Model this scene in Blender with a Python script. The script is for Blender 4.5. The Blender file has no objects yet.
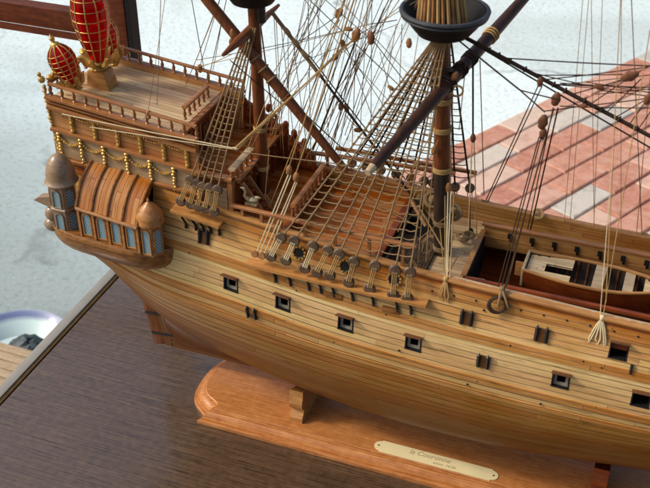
import bpy, bmesh, math, random
import numpy as np
from mathutils import Vector, Matrix

R = math.radians
U = 0.01                      # every coordinate below is in centimetres
rnd = random.Random(7)
SC = bpy.context.scene
COL = SC.collection

# ------------------------------------------------------------------ camera
FPX = 1030.0
PITCH = math.atan(694 / FPX)
AZ = math.atan(465 / (FPX / math.cos(PITCH)))
CH = np.array([-math.sin(AZ), math.cos(AZ), 0.0])
CR = np.array([math.cos(AZ), math.sin(AZ), 0.0])
CF = CH * math.cos(PITCH) - np.array([0, 0, 1.0]) * math.sin(PITCH)
CU = np.cross(CR, CF)
CP = np.array([0.0, -80.0, 80.0])

def at(u, v, Y):
    """point of the vertical plane y = Y seen at photograph pixel (u, v)"""
    d = CF * FPX + CR * (u - 325.0) - CU * (v - 244.0)
    t = (Y - CP[1]) / d[1]
    return CP + t * d

def atx(u, v, X):
    d = CF * FPX + CR * (u - 325.0) - CU * (v - 244.0)
    t = (X - CP[0]) / d[0]
    return CP + t * d

def atz(u, v, Z):
    d = CF * FPX + CR * (u - 325.0) - CU * (v - 244.0)
    t = (Z - CP[2]) / d[2]
    return CP + t * d

cam = bpy.data.cameras.new('camera')
camo = bpy.data.objects.new('camera', cam)
COL.objects.link(camo)
M3 = Matrix((CR, CU, -CF)).transposed()
camo.matrix_world = Matrix.Translation(Vector(CP * U)) @ M3.to_4x4()
cam.sensor_width = 36.0
cam.lens = 36.0 * FPX / 650.0
cam.clip_start = 0.05
cam.clip_end = 200.0
cam.dof.use_dof = True
cam.dof.focus_distance = 1.16
cam.dof.aperture_fstop = 16.0
SC.camera = camo

# ------------------------------------------------------------------ light
SUN_EL, SUN_AZ = 40.0, 110.0      # from the ship's stern, a little to the camera's side
sv = Vector((-math.sin(R(SUN_AZ)) * math.cos(R(SUN_EL)), math.cos(R(SUN_AZ)) * math.cos(R(SUN_EL)), math.sin(R(SUN_EL))))
world = bpy.data.worlds.new('World')
SC.world = world
world.use_nodes = True
wn = world.node_tree.nodes
bg = wn['Background']
sky = wn.new('ShaderNodeTexSky')
sky.sky_type = 'NISHITA'
sky.sun_disc = False
sky.sun_elevation = R(SUN_EL)
sky.sun_rotation = R(-SUN_AZ)
sky.air_density = 1.0
sky.dust_density = 5.0
sky.ozone_density = 1.0
world.node_tree.links.new(sky.outputs[0], bg.inputs[0])
bg.inputs[1].default_value = 0.115
sun = bpy.data.lights.new('sun', 'SUN')
sun.energy = 1.5
sun.angle = R(10)
sun.color = (1.0, 0.955, 0.89)
suno = bpy.data.objects.new('sun', sun)
COL.objects.link(suno)
suno.rotation_euler = sv.to_track_quat('Z', 'Y').to_euler()
SC.view_settings.view_transform = 'Standard'
SC.view_settings.look = 'None'
SC.view_settings.gamma = 1.0
SC.view_settings.exposure = 0.36

# ------------------------------------------------------------------ materials
def srgb(r, g, b):
    f = lambda c: (c / 255 / 12.92) if c <= 10 else ((c / 255 + 0.055) / 1.055) ** 2.4
    return (f(r), f(g), f(b), 1.0)

class NT:
    def __init__(s, name):
        s.m = bpy.data.materials.new(name)
        s.m.use_nodes = True
        s.t = s.m.node_tree
        s.b = s.t.nodes['Principled BSDF']
    def n(s, typ, ins=None, **kw):
        nd = s.t.nodes.new(typ)
        for k, v in kw.items():
            setattr(nd, k, v)
        for k, v in (ins or {}).items():
            if isinstance(v, bpy.types.NodeSocket):
                s.t.links.new(v, nd.inputs[k])
            else:
                nd.inputs[k].default_value = v
        return nd
    def link(s, a, b):
        s.t.links.new(a, b)
    def math(s, op, a, b=0.0, clamp=False):
        nd = s.n('ShaderNodeMath', {0: a, 1: b}, operation=op)
        nd.use_clamp = clamp
        return nd.outputs[0]
    def ramp(s, fac, stops, interp='LINEAR'):
        nd = s.n('ShaderNodeValToRGB', {0: fac})
        cr = nd.color_ramp
        cr.interpolation = interp
        while len(cr.elements) < len(stops):
            cr.elements.new(0.5)
        for e, (p, c) in zip(cr.elements, stops):
            e.position = p
            e.color = c
        return nd.outputs[0]
    def mix(s, fac, a, b, blend='MIX'):
        nd = s.n('ShaderNodeMix', data_type='RGBA', blend_type=blend)
        for i, v in ((0, fac), (6, a), (7, b)):
            if isinstance(v, bpy.types.NodeSocket):
                s.t.links.new(v, nd.inputs[i])
            else:
                nd.inputs[i].default_value = v
        return nd.outputs[2]
    def set(s, **kw):
        for k, v in kw.items():
            k = k.replace('_', ' ')
            if isinstance(v, bpy.types.NodeSocket):
                s.t.links.new(v, s.b.inputs[k])
            else:
                s.b.inputs[k].default_value = v

def wood(name, c1, c2, grain=(4, 60, 60), rough=0.45, coat=0.0, bump=0.06, spec=0.4, dark=None):
    """solid wood with the grain along x in object space (grain = noise scale per axis)"""
    k = NT(name)
    tc = k.n('ShaderNodeTexCoord')
    mp = k.n('ShaderNodeMapping', {0: tc.outputs['Object'], 'Scale': tuple(g * 6.0 for g in grain)})
    n1 = k.n('ShaderNodeTexNoise', {'Vector': mp.outputs[0], 'Scale': 1.0, 'Detail': 6.0, 'Roughness': 0.62})
    n2 = k.n('ShaderNodeTexNoise', {'Vector': tc.outputs['Object'], 'Scale': 130.0, 'Detail': 3.0})
    f = k.math('ADD', k.math('MULTIPLY', n1.outputs[0], 0.75), k.math('MULTIPLY', n2.outputs[0], 0.25))
    c = k.ramp(f, [(0.33, c2), (0.66, c1)])
    if dark:
        c = k.mix(k.ramp(n1.outputs[0], [(0.28, (1, 1, 1, 1)), (0.38, (0, 0, 0, 1))]), c, dark)
    bp = k.n('ShaderNodeBump', {'Height': n1.outputs[0], 'Strength': bump, 'Distance': 0.001})
    k.set(Base_Color=c, Roughness=rough, Specular_IOR_Level=spec, Coat_Weight=coat, Coat_Roughness=0.15, Normal=bp.outputs[0])
    return k.m

def planks(name, width, length, bands, vmax, seam, rough=0.42, coat=0.1, tint=0.35, seamw=0.07, along=1.0, spec=0.35, smooth_below=None):
    """strip planking laid along uv.x; uv in cm, v across the strakes; bands = colour ramp over v / vmax"""
    k = NT(name)
    uv = k.n('ShaderNodeUVMap')
    sp = k.n('ShaderNodeSeparateXYZ', {0: uv.outputs[0]})
    u, v = sp.outputs[0], sp.outputs[1]
    wob = k.n('ShaderNodeTexNoise', {'Vector': uv.outputs[0], 'Scale': 0.12, 'Detail': 1.0})
    v2 = k.math('ADD', v, k.math('MULTIPLY', k.math('SUBTRACT', wob.outputs[0], 0.5), 0.12))
    sv_ = k.math('DIVIDE', v2, width)
    row = k.math('FLOOR', sv_)
    fr = k.math('FRACT', sv_)
    w1 = k.n('ShaderNodeTexWhiteNoise', {'W': row}, noise_dimensions='1D')
    su = k.math('ADD', k.math('DIVIDE', u, length), k.math('MULTIPLY', w1.outputs[0], 7.0))
    col_ = k.math('FLOOR', su)
    fu = k.math('FRACT', su)
    w2 = k.n('ShaderNodeTexWhiteNoise', {'W': k.math('ADD', k.math('MULTIPLY', row, 17.3), k.math('MULTIPLY', col_, 3.1))}, noise_dimensions='1D')
    base = k.ramp(k.math('DIVIDE', v2, vmax), bands)
    # grain
    gm = k.n('ShaderNodeCombineXYZ', {0: k.math('MULTIPLY', u, 0.35 * along), 1: k.math('MULTIPLY', v, 7.0), 2: k.math('MULTIPLY', w2.outputs[0], 40.0)})
    g1 = k.n('ShaderNodeTexNoise', {'Vector': gm.outputs[0], 'Scale': 1.0, 'Detail': 6.0, 'Roughness': 0.65})
    bl = k.n('ShaderNodeTexNoise', {'Vector': uv.outputs[0], 'Scale': 0.16, 'Detail': 4.0})
    val = k.math('ADD', k.math('MULTIPLY', k.math('SUBTRACT', w2.outputs[0], 0.5), tint),
                 k.math('ADD', k.math('MULTIPLY', k.math('SUBTRACT', g1.outputs[0], 0.5), 1.0), k.math('MULTIPLY', k.math('SUBTRACT', bl.outputs[0], 0.5), 0.5)))
    hsv = k.n('ShaderNodeHueSaturation', {'Hue': k.math('ADD', 0.5, k.math('MULTIPLY', k.math('SUBTRACT', w2.outputs[0], 0.5), 0.02)),
              'Saturation': k.math('ADD', 1.0, k.math('MULTIPLY', val, -0.35)), 'Value': k.math('ADD', 1.0, val), 'Color': base})
    # seams fade in and out along the strake
    e = k.math('MINIMUM', fr, k.math('SUBTRACT', 1.0, fr))
    sn = k.n('ShaderNodeTexNoise', {'Vector': k.n('ShaderNodeCombineXYZ', {0: k.math('MULTIPLY', u, 0.09), 1: k.math('MULTIPLY', k.math('ROUND', sv_), 5.7), 2: 0.0}).outputs[0], 'Scale': 1.0, 'Detail': 2.5})
    s1 = k.math('MULTIPLY', k.ramp(e, [(0.0, (1, 1, 1, 1)), (seamw, (0, 0, 0, 1))]), k.ramp(sn.outputs[0], [(0.30, (.25, .25, .25, 1)), (0.56, (1, 1, 1, 1))]))
    if smooth_below:
        # the seams are sanded flush and varnished over low on the hull
        s1 = k.math('MULTIPLY', s1, k.ramp(k.math('DIVIDE', v2, vmax), [(0.0, (.1, .1, .1, 1)), (smooth_below - .06, (.16, .16, .16, 1)), (smooth_below + .05, (1, 1, 1, 1))]))
    eu = k.math('MULTIPLY', k.math('MINIMUM', fu, k.math('SUBTRACT', 1.0, fu)), length)
    s2 = k.ramp(eu, [(0.0, (.8, .8, .8, 1)), (0.05, (0, 0, 0, 1))])
    if smooth_below:
        s2 = k.math('MULTIPLY', s2, 0.6)
    # a dark stain here and there along the grain
    st = k.n('ShaderNodeTexNoise', {'Vector': k.n('ShaderNodeCombineXYZ', {0: k.math('MULTIPLY', u, 0.22), 1: k.math('MULTIPLY', v, 2.6), 2: 4.0}).outputs[0], 'Scale': 1.0, 'Detail': 5.0, 'Roughness': 0.7})
    stain = k.ramp(st.outputs[0], [(0.57, (0, 0, 0, 1)), (0.70, (.7, .7, .7, 1))])
    sm = k.math('MAXIMUM', k.math('MAXIMUM', s1, s2), stain, clamp=True)
    c = k.mix(k.math('MULTIPLY', sm, 0.95), hsv.outputs[0], seam)
    hgt = k.math('SUBTRACT', k.math('MULTIPLY', g1.outputs[0], 0.25), k.math('MAXIMUM', s1, s2))
    bp = k.n('ShaderNodeBump', {'Height': hgt, 'Strength': 0.5, 'Distance': 0.0008})
    rg = k.math('ADD', rough, k.math('MULTIPLY', k.math('SUBTRACT', bl.outputs[0], 0.5), 0.25))
    k.set(Base_Color=c, Roughness=rg, Coat_Weight=coat, Coat_Roughness=0.25, Normal=bp.outputs[0], Specular_IOR_Level=spec)
    return k.m

def plain(name, col, rough=0.5, metal=0.0, var=0.25, scale=120.0, spec=0.4, coat=0.0, bump=0.0):
    k = NT(name)
    tc = k.n('ShaderNodeTexCoord')
    n1 = k.n('ShaderNodeTexNoise', {'Vector': tc.outputs['Object'], 'Scale': scale, 'Detail': 4.0})
    d = tuple(c * (1 - var) for c in col[:3]) + (1,)
    l = tuple(min(1, c * (1 + var)) for c in col[:3]) + (1,)
    c = k.ramp(n1.outputs[0], [(0.3, d), (0.7, l)])
    k.set(Base_Color=c, Roughness=rough, Metallic=metal, Specular_IOR_Level=spec, Coat_Weight=coat)
    if bump:
        bp = k.n('ShaderNodeBump', {'Height': n1.outputs[0], 'Strength': bump, 'Distance': 0.001})
        k.set(Normal=bp.outputs[0])
    return k.m

def cord(name, col):
    """twisted rope: fine diagonal lay"""
    k = NT(name)
    tc = k.n('ShaderNodeTexCoord')
    wv = k.n('ShaderNodeTexWave', {'Vector': tc.outputs['Object'], 'Scale': 420.0, 'Distortion': 2.0, 'Detail': 2.0}, bands_direction='DIAGONAL')
    n1 = k.n('ShaderNodeTexNoise', {'Vector': tc.outputs['Object'], 'Scale': 60.0, 'Detail': 3.0})
    f = k.math('ADD', k.math('MULTIPLY', wv.outputs[1], 0.5), k.math('MULTIPLY', n1.outputs[0], 0.5))
    d = tuple(c * 0.55 for c in col[:3]) + (1,)
    l = tuple(min(1, c * 1.35) for c in col[:3]) + (1,)
    k.set(Base_Color=k.ramp(f, [(0.25, d), (0.75, l)]), Roughness=0.85, Specular_IOR_Level=0.2)
    return k.m

M = {}
HB = [(0.0, srgb(92, 52, 12)), (0.30, srgb(116, 70, 18)), (0.46, srgb(140, 90, 30)), (0.57, srgb(168, 116, 50)), (0.62, srgb(210, 168, 104)), (0.78, srgb(222, 186, 126)), (0.90, srgb(210, 164, 98)), (0.97, srgb(178, 112, 46))]
M['hull'] = planks('hull_planking', 0.66, 30.0, HB, 26.0, srgb(58, 30, 10), tint=0.17, seamw=0.1, smooth_below=0.46)
M['hull_dark'] = planks('dark_wale_wood', 0.46, 30.0, [(0.0, srgb(190, 136, 70)), (1.0, srgb(200, 148, 80))], 20.0, srgb(60, 32, 12), seamw=0.1, tint=.2)
M['upper'] = planks('upper_works_planking', 0.6, 18.0, [(0.0, srgb(182, 120, 64)), (1.0, srgb(198, 140, 82))], 20.0, srgb(80, 44, 22), tint=0.2)
M['deck'] = planks('deck_planking', 0.55, 14.0, [(0.0, srgb(200, 164, 118)), (1.0, srgb(206, 172, 126))], 20.0, srgb(56, 34, 18), rough=0.4, seamw=0.06)
M['red_deck'] = planks('varnished_red_deck', 0.55, 14.0, [(0.0, srgb(160, 88, 32)), (1.0, srgb(170, 98, 40))], 20.0, srgb(70, 24, 6), rough=0.5, coat=0.0, spec=0.15)
M['rail'] = wood('rail_wood', srgb(180, 122, 70), srgb(136, 84, 44), rough=0.25, coat=0.4)
M['redwood'] = wood('red_varnished_wood', srgb(150, 70, 24), srgb(98, 40, 12), rough=0.4, coat=0.15)
M['honey'] = wood('honey_wood', srgb(202, 148, 84), srgb(158, 104, 52), rough=0.34, coat=0.2)
M['mast'] = wood('mast_wood', srgb(138, 80, 42), srgb(88, 46, 22), grain=(60, 60, 5), rough=0.45, coat=0.05, spec=0.3)
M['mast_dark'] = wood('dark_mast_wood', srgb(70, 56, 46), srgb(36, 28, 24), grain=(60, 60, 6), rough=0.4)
M['yard'] = wood('dark_yard_wood', srgb(74, 46, 32), srgb(38, 23, 17), grain=(30, 10, 30), rough=0.42, coat=0.0, spec=0.3)
M['baseboard'] = wood('varnished_base_board', srgb(204, 140, 80), srgb(152, 86, 38), grain=(4, 120, 40), rough=0.3, coat=0.3, bump=0.03, spec=0.3)
M['table'] = wood('dark_table_wood', srgb(104, 82, 60), srgb(44, 30, 20), grain=(2.2, 100, 40), rough=0.24, coat=0.4, bump=0.08, spec=0.8, dark=srgb(26, 17, 13))
M['boatwood'] = planks('boat_planking', 0.4, 12.0, [(0.0, srgb(214, 186, 140)), (1.0, srgb(214, 186, 140))], 20.0, srgb(110, 76, 44), rough=0.5)
M['pale'] = wood('pale_highlight_wood', srgb(206, 182, 146), srgb(164, 138, 104), rough=0.5)
M['black'] = plain('black_paint', srgb(24, 21, 20), rough=0.6, coat=0.0, spec=0.25)
M['iron'] = plain('black_iron', srgb(36, 33, 30), rough=0.45, var=0.4, scale=300)
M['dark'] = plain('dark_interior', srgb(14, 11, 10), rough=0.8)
M['portgrey'] = wood('grey_port_sill', srgb(168, 158, 140), srgb(120, 110, 96), rough=0.6)
M['portlid'] = wood('port_lid_wood', srgb(122, 74, 40), srgb(70, 40, 22), rough=0.5)
M['gold'] = plain('gilded_carving', srgb(210, 170, 92), rough=0.38, metal=0.55, var=0.3, scale=200)
M['grey_panel'] = wood('grey_green_frieze', srgb(190, 160, 118), srgb(156, 128, 92), rough=0.55)
M['deadeye'] = plain('deadeye_wood', srgb(98, 78, 58), rough=0.45, var=0.4, scale=150)
M['block'] = plain('block_wood', srgb(150, 104, 62), rough=0.5, var=0.35, scale=150)
M['block_dark'] = plain('dark_block_wood', srgb(120, 76, 50), rough=0.5, var=0.35, scale=150)
M['rope_dark'] = cord('tarred_rope', srgb(64, 50, 40))
M['rope_mid'] = cord('brown_rope', srgb(142, 116, 82))
M['rope_tan'] = cord('tan_rope', srgb(190, 154, 98))
M['rope_cream'] = cord('cream_rope', srgb(226, 206, 164))
M['turret'] = wood('turret_wood', srgb(164, 138, 108), srgb(132, 106, 80), rough=0.3, coat=0.4, bump=0.02)
M['gallery'] = planks('gallery_roof_planking', 0.5, 9.0, [(0.0, srgb(180, 114, 50)), (1.0, srgb(188, 122, 56))], 20.0, srgb(84, 42, 14), rough=0.3, coat=0.3)
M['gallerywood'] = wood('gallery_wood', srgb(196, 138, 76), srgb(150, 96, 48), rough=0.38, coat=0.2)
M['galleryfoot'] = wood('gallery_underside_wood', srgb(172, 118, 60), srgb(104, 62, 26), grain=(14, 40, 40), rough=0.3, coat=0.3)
M['brass'] = plain('engraved_plate', srgb(232, 214, 162), rough=0.4, metal=0.0, var=0.06, scale=30)
M['engraving'] = plain('engraved_lettering', srgb(172, 152, 108), rough=0.6, var=0.1)
M['steel'] = plain('brushed_edging', srgb(150, 146, 136), rough=0.5, metal=0.0, var=0.08, scale=40)
M['bronze_line'] = plain('dark_brass_line', srgb(96, 72, 30), rough=0.4, metal=0.5)
M['frame'] = wood('window_frame_wood', srgb(120, 60, 30), srgb(72, 32, 16), grain=(5, 40, 40), rough=0.5, coat=0.0, spec=0.25)
M['silver'] = plain('silver_figure', srgb(206, 192, 150), rough=0.3, metal=0.5)

k = NT('red_lantern_glass')
tc = k.n('ShaderNodeTexCoord')
n1 = k.n('ShaderNodeTexNoise', {'Vector': tc.outputs['Object'], 'Scale': 70.0, 'Detail': 3.0})
k.set(Base_Color=k.ramp(n1.outputs[0], [(0.3, srgb(120, 3, 8)), (0.7, srgb(220, 18, 22))]), Roughness=0.16, Coat_Weight=0.3, Transmission_Weight=0.75, IOR=1.12)
tr = k.n('ShaderNodeBsdfTranslucent', {'Color': srgb(220, 14, 18)})
mx = k.n('ShaderNodeMixShader', {0: 0.25, 1: k.b.outputs[0], 2: tr.outputs[0]})
k.link(mx.outputs[0], k.t.nodes['Material Output'].inputs[0])
M['redglass'] = k.m

k = NT('leaded_window')
uv = k.n('ShaderNodeUVMap')
sp = k.n('ShaderNodeSeparateXYZ', {0: uv.outputs[0]})
def latt(s):
    q = k.math('FRACT', k.math('MULTIPLY', k.math('ADD', sp.outputs[0], k.math('MULTIPLY', sp.outputs[1], s)), 3.6))
    return k.ramp(q, [(0.0, (1, 1, 1, 1)), (0.20, (1, 1, 1, 1)), (0.30, (0, 0, 0, 1))])
lm = k.math('MAXIMUM', latt(0.8), k.math('MULTIPLY', latt(-0.8), 0.55))
c = k.mix(lm, srgb(74, 122, 138), srgb(190, 212, 210))
k.set(Base_Color=c, Roughness=0.3, Coat_Weight=0.2)
M['leaded'] = k.m

k = NT('concrete_pavement')
tc = k.n('ShaderNodeTexCoord')
n1 = k.n('ShaderNodeTexNoise', {'Vector': tc.outputs['Object'], 'Scale': 1.1, 'Detail': 6.0, 'Roughness': 0.6})
n2 = k.n('ShaderNodeTexNoise', {'Vector': tc.outputs['Object'], 'Scale': 60.0, 'Detail': 6.0, 'Roughness': 0.7})
spc = k.n('ShaderNodeSeparateXYZ', {0: tc.outputs['Object']})
n4 = k.n('ShaderNodeTexNoise', {'Vector': tc.outputs['Object'], 'Scale': 0.8, 'Detail': 3.0})
# brightness falloff painted into the concrete: grey along the shop front, pale farther out
bright_grad = k.math('ADD', k.math('MULTIPLY', k.math('SUBTRACT', k.math('ADD', spc.outputs[1], k.math('MULTIPLY', spc.outputs[0], 0.3)), 0.15), 0.42), k.math('MULTIPLY', k.math('SUBTRACT', n4.outputs[0], 0.5), 0.45))
c1 = k.ramp(bright_grad, [(0.0, srgb(124, 134, 130)), (0.25, srgb(166, 180, 180)), (0.5, srgb(214, 230, 230)), (0.8, srgb(236, 250, 248))])
c1 = k.mix(k.ramp(n1.outputs[0], [(0.35, (.15, .15, .15, 1)), (0.65, (0, 0, 0, 1))]), c1, srgb(168, 184, 180))
n5 = k.n('ShaderNodeTexNoise', {'Vector': tc.outputs['Object'], 'Scale': 0.55, 'Detail': 5.0, 'Roughness': 0.6, 'Distortion': 0.6})
c1 = k.mix(k.ramp(n5.outputs[0], [(0.50, (0, 0, 0, 1)), (0.58, (.4, .4, .4, 1))]), c1, srgb(164, 178, 174))
wp = k.n('ShaderNodeTexNoise', {'Vector': tc.outputs['Object'], 'Scale': 3.0, 'Detail': 5.0})
wv2 = k.n('ShaderNodeVectorMath', {0: tc.outputs['Object'], 1: k.n('ShaderNodeVectorMath', {0: wp.outputs[1], 'Scale': 0.35}, operation='SCALE').outputs[0]}, operation='ADD')
crk = k.n('ShaderNodeTexVoronoi', {'Vector': wv2.outputs[0], 'Scale': 0.75}, feature='DISTANCE_TO_EDGE')
c1 = k.mix(k.math('MULTIPLY', k.ramp(crk.outputs[0], [(0.004, (.7, .7, .7, 1)), (0.012, (0, 0, 0, 1))]), k.ramp(wp.outputs[0], [(0.42, (0, 0, 0, 1)), (0.6, (1, 1, 1, 1))])), c1, srgb(96, 102, 98))
vor = k.n('ShaderNodeTexVoronoi', {'Vector': tc.outputs['Object'], 'Scale': 42.0})
c2 = k.mix(k.ramp(n2.outputs[0], [(0.32, (.55, .55, .55, 1)), (0.5, (0, 0, 0, 1))]), c1, srgb(120, 130, 126))
c2 = k.mix(k.ramp(vor.outputs[0], [(0.08, (.35, .35, .35, 1)), (0.16, (0, 0, 0, 1))]), c2, srgb(224, 232, 228))
bp = k.n('ShaderNodeBump', {'Height': n2.outputs[0], 'Strength': 0.12, 'Distance': 0.006})
k.set(Base_Color=c2, Roughness=0.9, Normal=bp.outputs[0])
M['concrete'] = k.m

k = NT('brick_paving')
tc = k.n('ShaderNodeTexCoord')
uv = k.n('ShaderNodeUVMap')
sp = k.n('ShaderNodeSeparateXYZ', {0: uv.outputs[0]})
n2 = k.n('ShaderNodeTexNoise', {'Vector': tc.outputs['Object'], 'Scale': 30.0, 'Detail': 7.0, 'Roughness': 0.7})
c = k.ramp(sp.outputs[0], [(0.0, srgb(186, 122, 98)), (0.3, srgb(206, 146, 120)), (0.55, srgb(216, 172, 150)), (0.72, srgb(220, 192, 170)), (0.86, srgb(210, 200, 184)), (1.0, srgb(190, 190, 182))])
c = k.mix(k.ramp(n2.outputs[0], [(0.45, (0, 0, 0, 1)), (0.75, (.45, .45, .45, 1))]), c, srgb(232, 208, 190))
c = k.mix(k.ramp(n2.outputs[0], [(0.32, (.4, .4, .4, 1)), (0.46, (0, 0, 0, 1))]), c, srgb(140, 98, 82))
bp = k.n('ShaderNodeBump', {'Height': n2.outputs[0], 'Strength': 0.5, 'Distance': 0.006})
k.set(Base_Color=c, Roughness=0.85, Normal=bp.outputs[0])
M['brick'] = k.m
M['sand'] = plain('dark_joint_sand', srgb(116, 108, 96), rough=0.95, var=0.4, scale=60)

# ------------------------------------------------------------------ mesh helpers
ORG = {}

def V(*a):
    return np.array(a, float)

class MB:
    def __init__(s):
        s.v, s.f, s.uv = [], [], {}
    def add(s, verts, faces, uvs=None):
        o = len(s.v)
        s.v += [tuple(map(float, p)) for p in verts]
        for i, f in enumerate(faces):
            if uvs is not None:
                s.uv[len(s.f)] = uvs[i]
            s.f.append([o + j for j in f])
        return s
    def box(s, c, size, rz=0.0, rm=None):
        c = np.array(c, float)
        h = np.array(size, float) / 2
        P = np.array([[x, y, z] for x in (-1, 1) for y in (-1, 1) for z in (-1, 1)]) * h
        if rm is None:
            ca, sa = math.cos(rz), math.sin(rz)
            rm = np.array([[ca, -sa, 0], [sa, ca, 0], [0, 0, 1]])
        P = P @ np.array(rm).T + c
        return s.add(P, [[0, 1, 3, 2], [4, 6, 7, 5], [0, 4, 5, 1], [2, 3, 7, 6], [0, 2, 6, 4], [1, 5, 7, 3]])
    def bar(s, p, q, w, h, up=(0, 0, 1)):
        p, q, up = np.array(p, float), np.array(q, float), np.array(up, float)
        d = (q - p)
        d /= np.linalg.norm(d)
        sd = np.cross(d, up)
        sd /= np.linalg.norm(sd)
        up = np.cross(sd, d)
        P = [b + sd * i * w / 2 + up * j * h / 2 for b in (p, q) for i, j in ((-1, -1), (1, -1), (1, 1), (-1, 1))]
        return s.add(P, [[0, 3, 2, 1], [4, 5, 6, 7], [0, 1, 5, 4], [1, 2, 6, 5], [2, 3, 7, 6], [3, 0, 4, 7]])
    def strip(s, pts, prof, closed=False):
        """sweep a profile (list of (side, up)) along pts, side horizontal-ish"""
        pts = [np.array(p, float) for p in pts]
        n, m = len(pts), len(prof)
        P = []
        for i in range(n):
            d = pts[min(i + 1, n - 1)] - pts[max(i - 1, 0)]
            d /= np.linalg.norm(d)
            sd = np.cross(d, (0, 0, 1.0))
            sd /= np.linalg.norm(sd)
            up = np.cross(sd, d)
            P += [pts[i] + sd * a + up * b for a, b in prof]
        F = [[i * m + j, i * m + (j + 1) % m, (i + 1) * m + (j + 1) % m, (i + 1) * m + j] for i in range(n - 1) for j in range(m)]
        F += [list(range(m))[::-1], [(n - 1) * m + j for j in range(m)]]
        return s.add(P, F)
    def tube(s, pts, r, n=6, cap=True):
        pts = [np.array(p, float) for p in pts]
        L = len(pts)
        rr = r if hasattr(r, '__len__') else [r] * L
        P, F = [], []
        prev = None
        for i in range(L):
            d = pts[min(i + 1, L - 1)] - pts[max(i - 1, 0)]
            d /= (np.linalg.norm(d) + 1e-9)
            if prev is None:
                a = np.cross(d, (0.3, 0.2, 1.0)) if abs(d[2]) < 0.9 else np.cross(d, (1.0, 0.1, 0))
            else:
                a = prev - d * (prev @ d)
            a /= (np.linalg.norm(a) + 1e-9)
            prev = a
            b = np.cross(d, a)
            for j in range(n):
                t = 2 * math.pi * j / n
                P.append(pts[i] + (a * math.cos(t) + b * math.sin(t)) * rr[i])
        for i in range(L - 1):
            for j in range(n):
                F.append([i * n + j, i * n + (j + 1) % n, (i + 1) * n + (j + 1) % n, (i + 1) * n + j])
        if cap:
            F += [list(range(n))[::-1], [(L - 1) * n + j for j in range(n)]]
        return s.add(P, F)
    def lathe(s, prof, c=(0, 0, 0), n=16, axis=(0, 0, 1), squash=(1, 1)):
        ax = np.array(axis, float)
        ax /= np.linalg.norm(ax)
        a = np.cross(ax, (0, 1.0, 0)) if abs(ax[1]) < 0.9 else np.cross(ax, (1.0, 0, 0))
        a /= np.linalg.norm(a)
        b = np.cross(ax, a)
        c = np.array(c, float)
        P, F = [], []
        for r, z in prof:
            for j in range(n):
                t = 2 * math.pi * j / n
                P.append(c + ax * z + (a * math.cos(t) * squash[0] + b * math.sin(t) * squash[1]) * max(r, 1e-3))
        m = len(prof)
        for i in range(m - 1):
            for j in range(n):
                F.append([i * n + j, i * n + (j + 1) % n, (i + 1) * n + (j + 1) % n, (i + 1) * n + j])
        F += [list(range(n))[::-1], [(m - 1) * n + j for j in range(n)]]
        return s.add(P, F)
    def ball(s, c, r, n=8, sc=(1, 1, 1)):
        c = np.array(c, float)
        P, F = [], []
        m = max(4, n // 2 + 1)
        for i in range(m + 1):
            t = math.pi * i / m
            for j in range(n):
                p = 2 * math.pi * j / n
                P.append(c + r * np.array([math.sin(t) * math.cos(p) * sc[0], math.sin(t) * math.sin(p) * sc[1], math.cos(t) * sc[2]]))
        for i in range(m):
            for j in range(n):
                F.append([i * n + j, (i + 1) * n + j, (i + 1) * n + (j + 1) % n, i * n + (j + 1) % n])
        return s.add(P, F)
    def torus(s, c, r, r2, axis=(0, 1, 0), n=14, m=6):
        ax = np.array(axis, float)
        ax /= np.linalg.norm(ax)
        a = np.cross(ax, (0, 0, 1.0)) if abs(ax[2]) < 0.9 else np.cross(ax, (1.0, 0, 0))
        a /= np.linalg.norm(a)
        b = np.cross(ax, a)
        P, F = [], []
        for i in range(n):
            t = 2 * math.pi * i / n
            d = a * math.cos(t) + b * math.sin(t)
            for j in range(m):
                q = 2 * math.pi * j / m
                P.append(np.array(c, float) + d * (r + r2 * math.cos(q)) + ax * r2 * math.sin(q))
        for i in range(n):
            for j in range(m):
                F.append([i * m + j, ((i + 1) % n) * m + j, ((i + 1) % n) * m + (j + 1) % m, i * m + (j + 1) % m])
        return s.add(P, F)
    def prism(s, poly, vec):
        """extrude a 3D polygon by a vector"""
        poly = [np.array(p, float) for p in poly]
        vec = np.array(vec, float)
        n = len(poly)
        F = [list(range(n))[::-1], list(range(n, 2 * n))] + [[i, (i + 1) % n, n + (i + 1) % n, n + i] for i in range(n)]
        return s.add(poly + [p + vec for p in poly], F)
    def grid(s, P, uv=None, skip=None, flip=False):
        """P: array [i][j] of points"""
        P = np.array(P, float)
        a, b = P.shape[:2]
        F, UV = [], []
        for i in range(a - 1):
            for j in range(b - 1):
                if skip and skip(i, j):
                    continue
                q = [(i, j), (i + 1, j), (i + 1, j + 1), (i, j + 1)]
                if flip:
                    q = q[::-1]
                F.append([x * b + y for x, y in q])
                UV.append([tuple(uv[x][y]) for x, y in q] if uv is not None else None)
        return s.add(P.reshape(-1, 3), F, UV if uv is not None else None)
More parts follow.
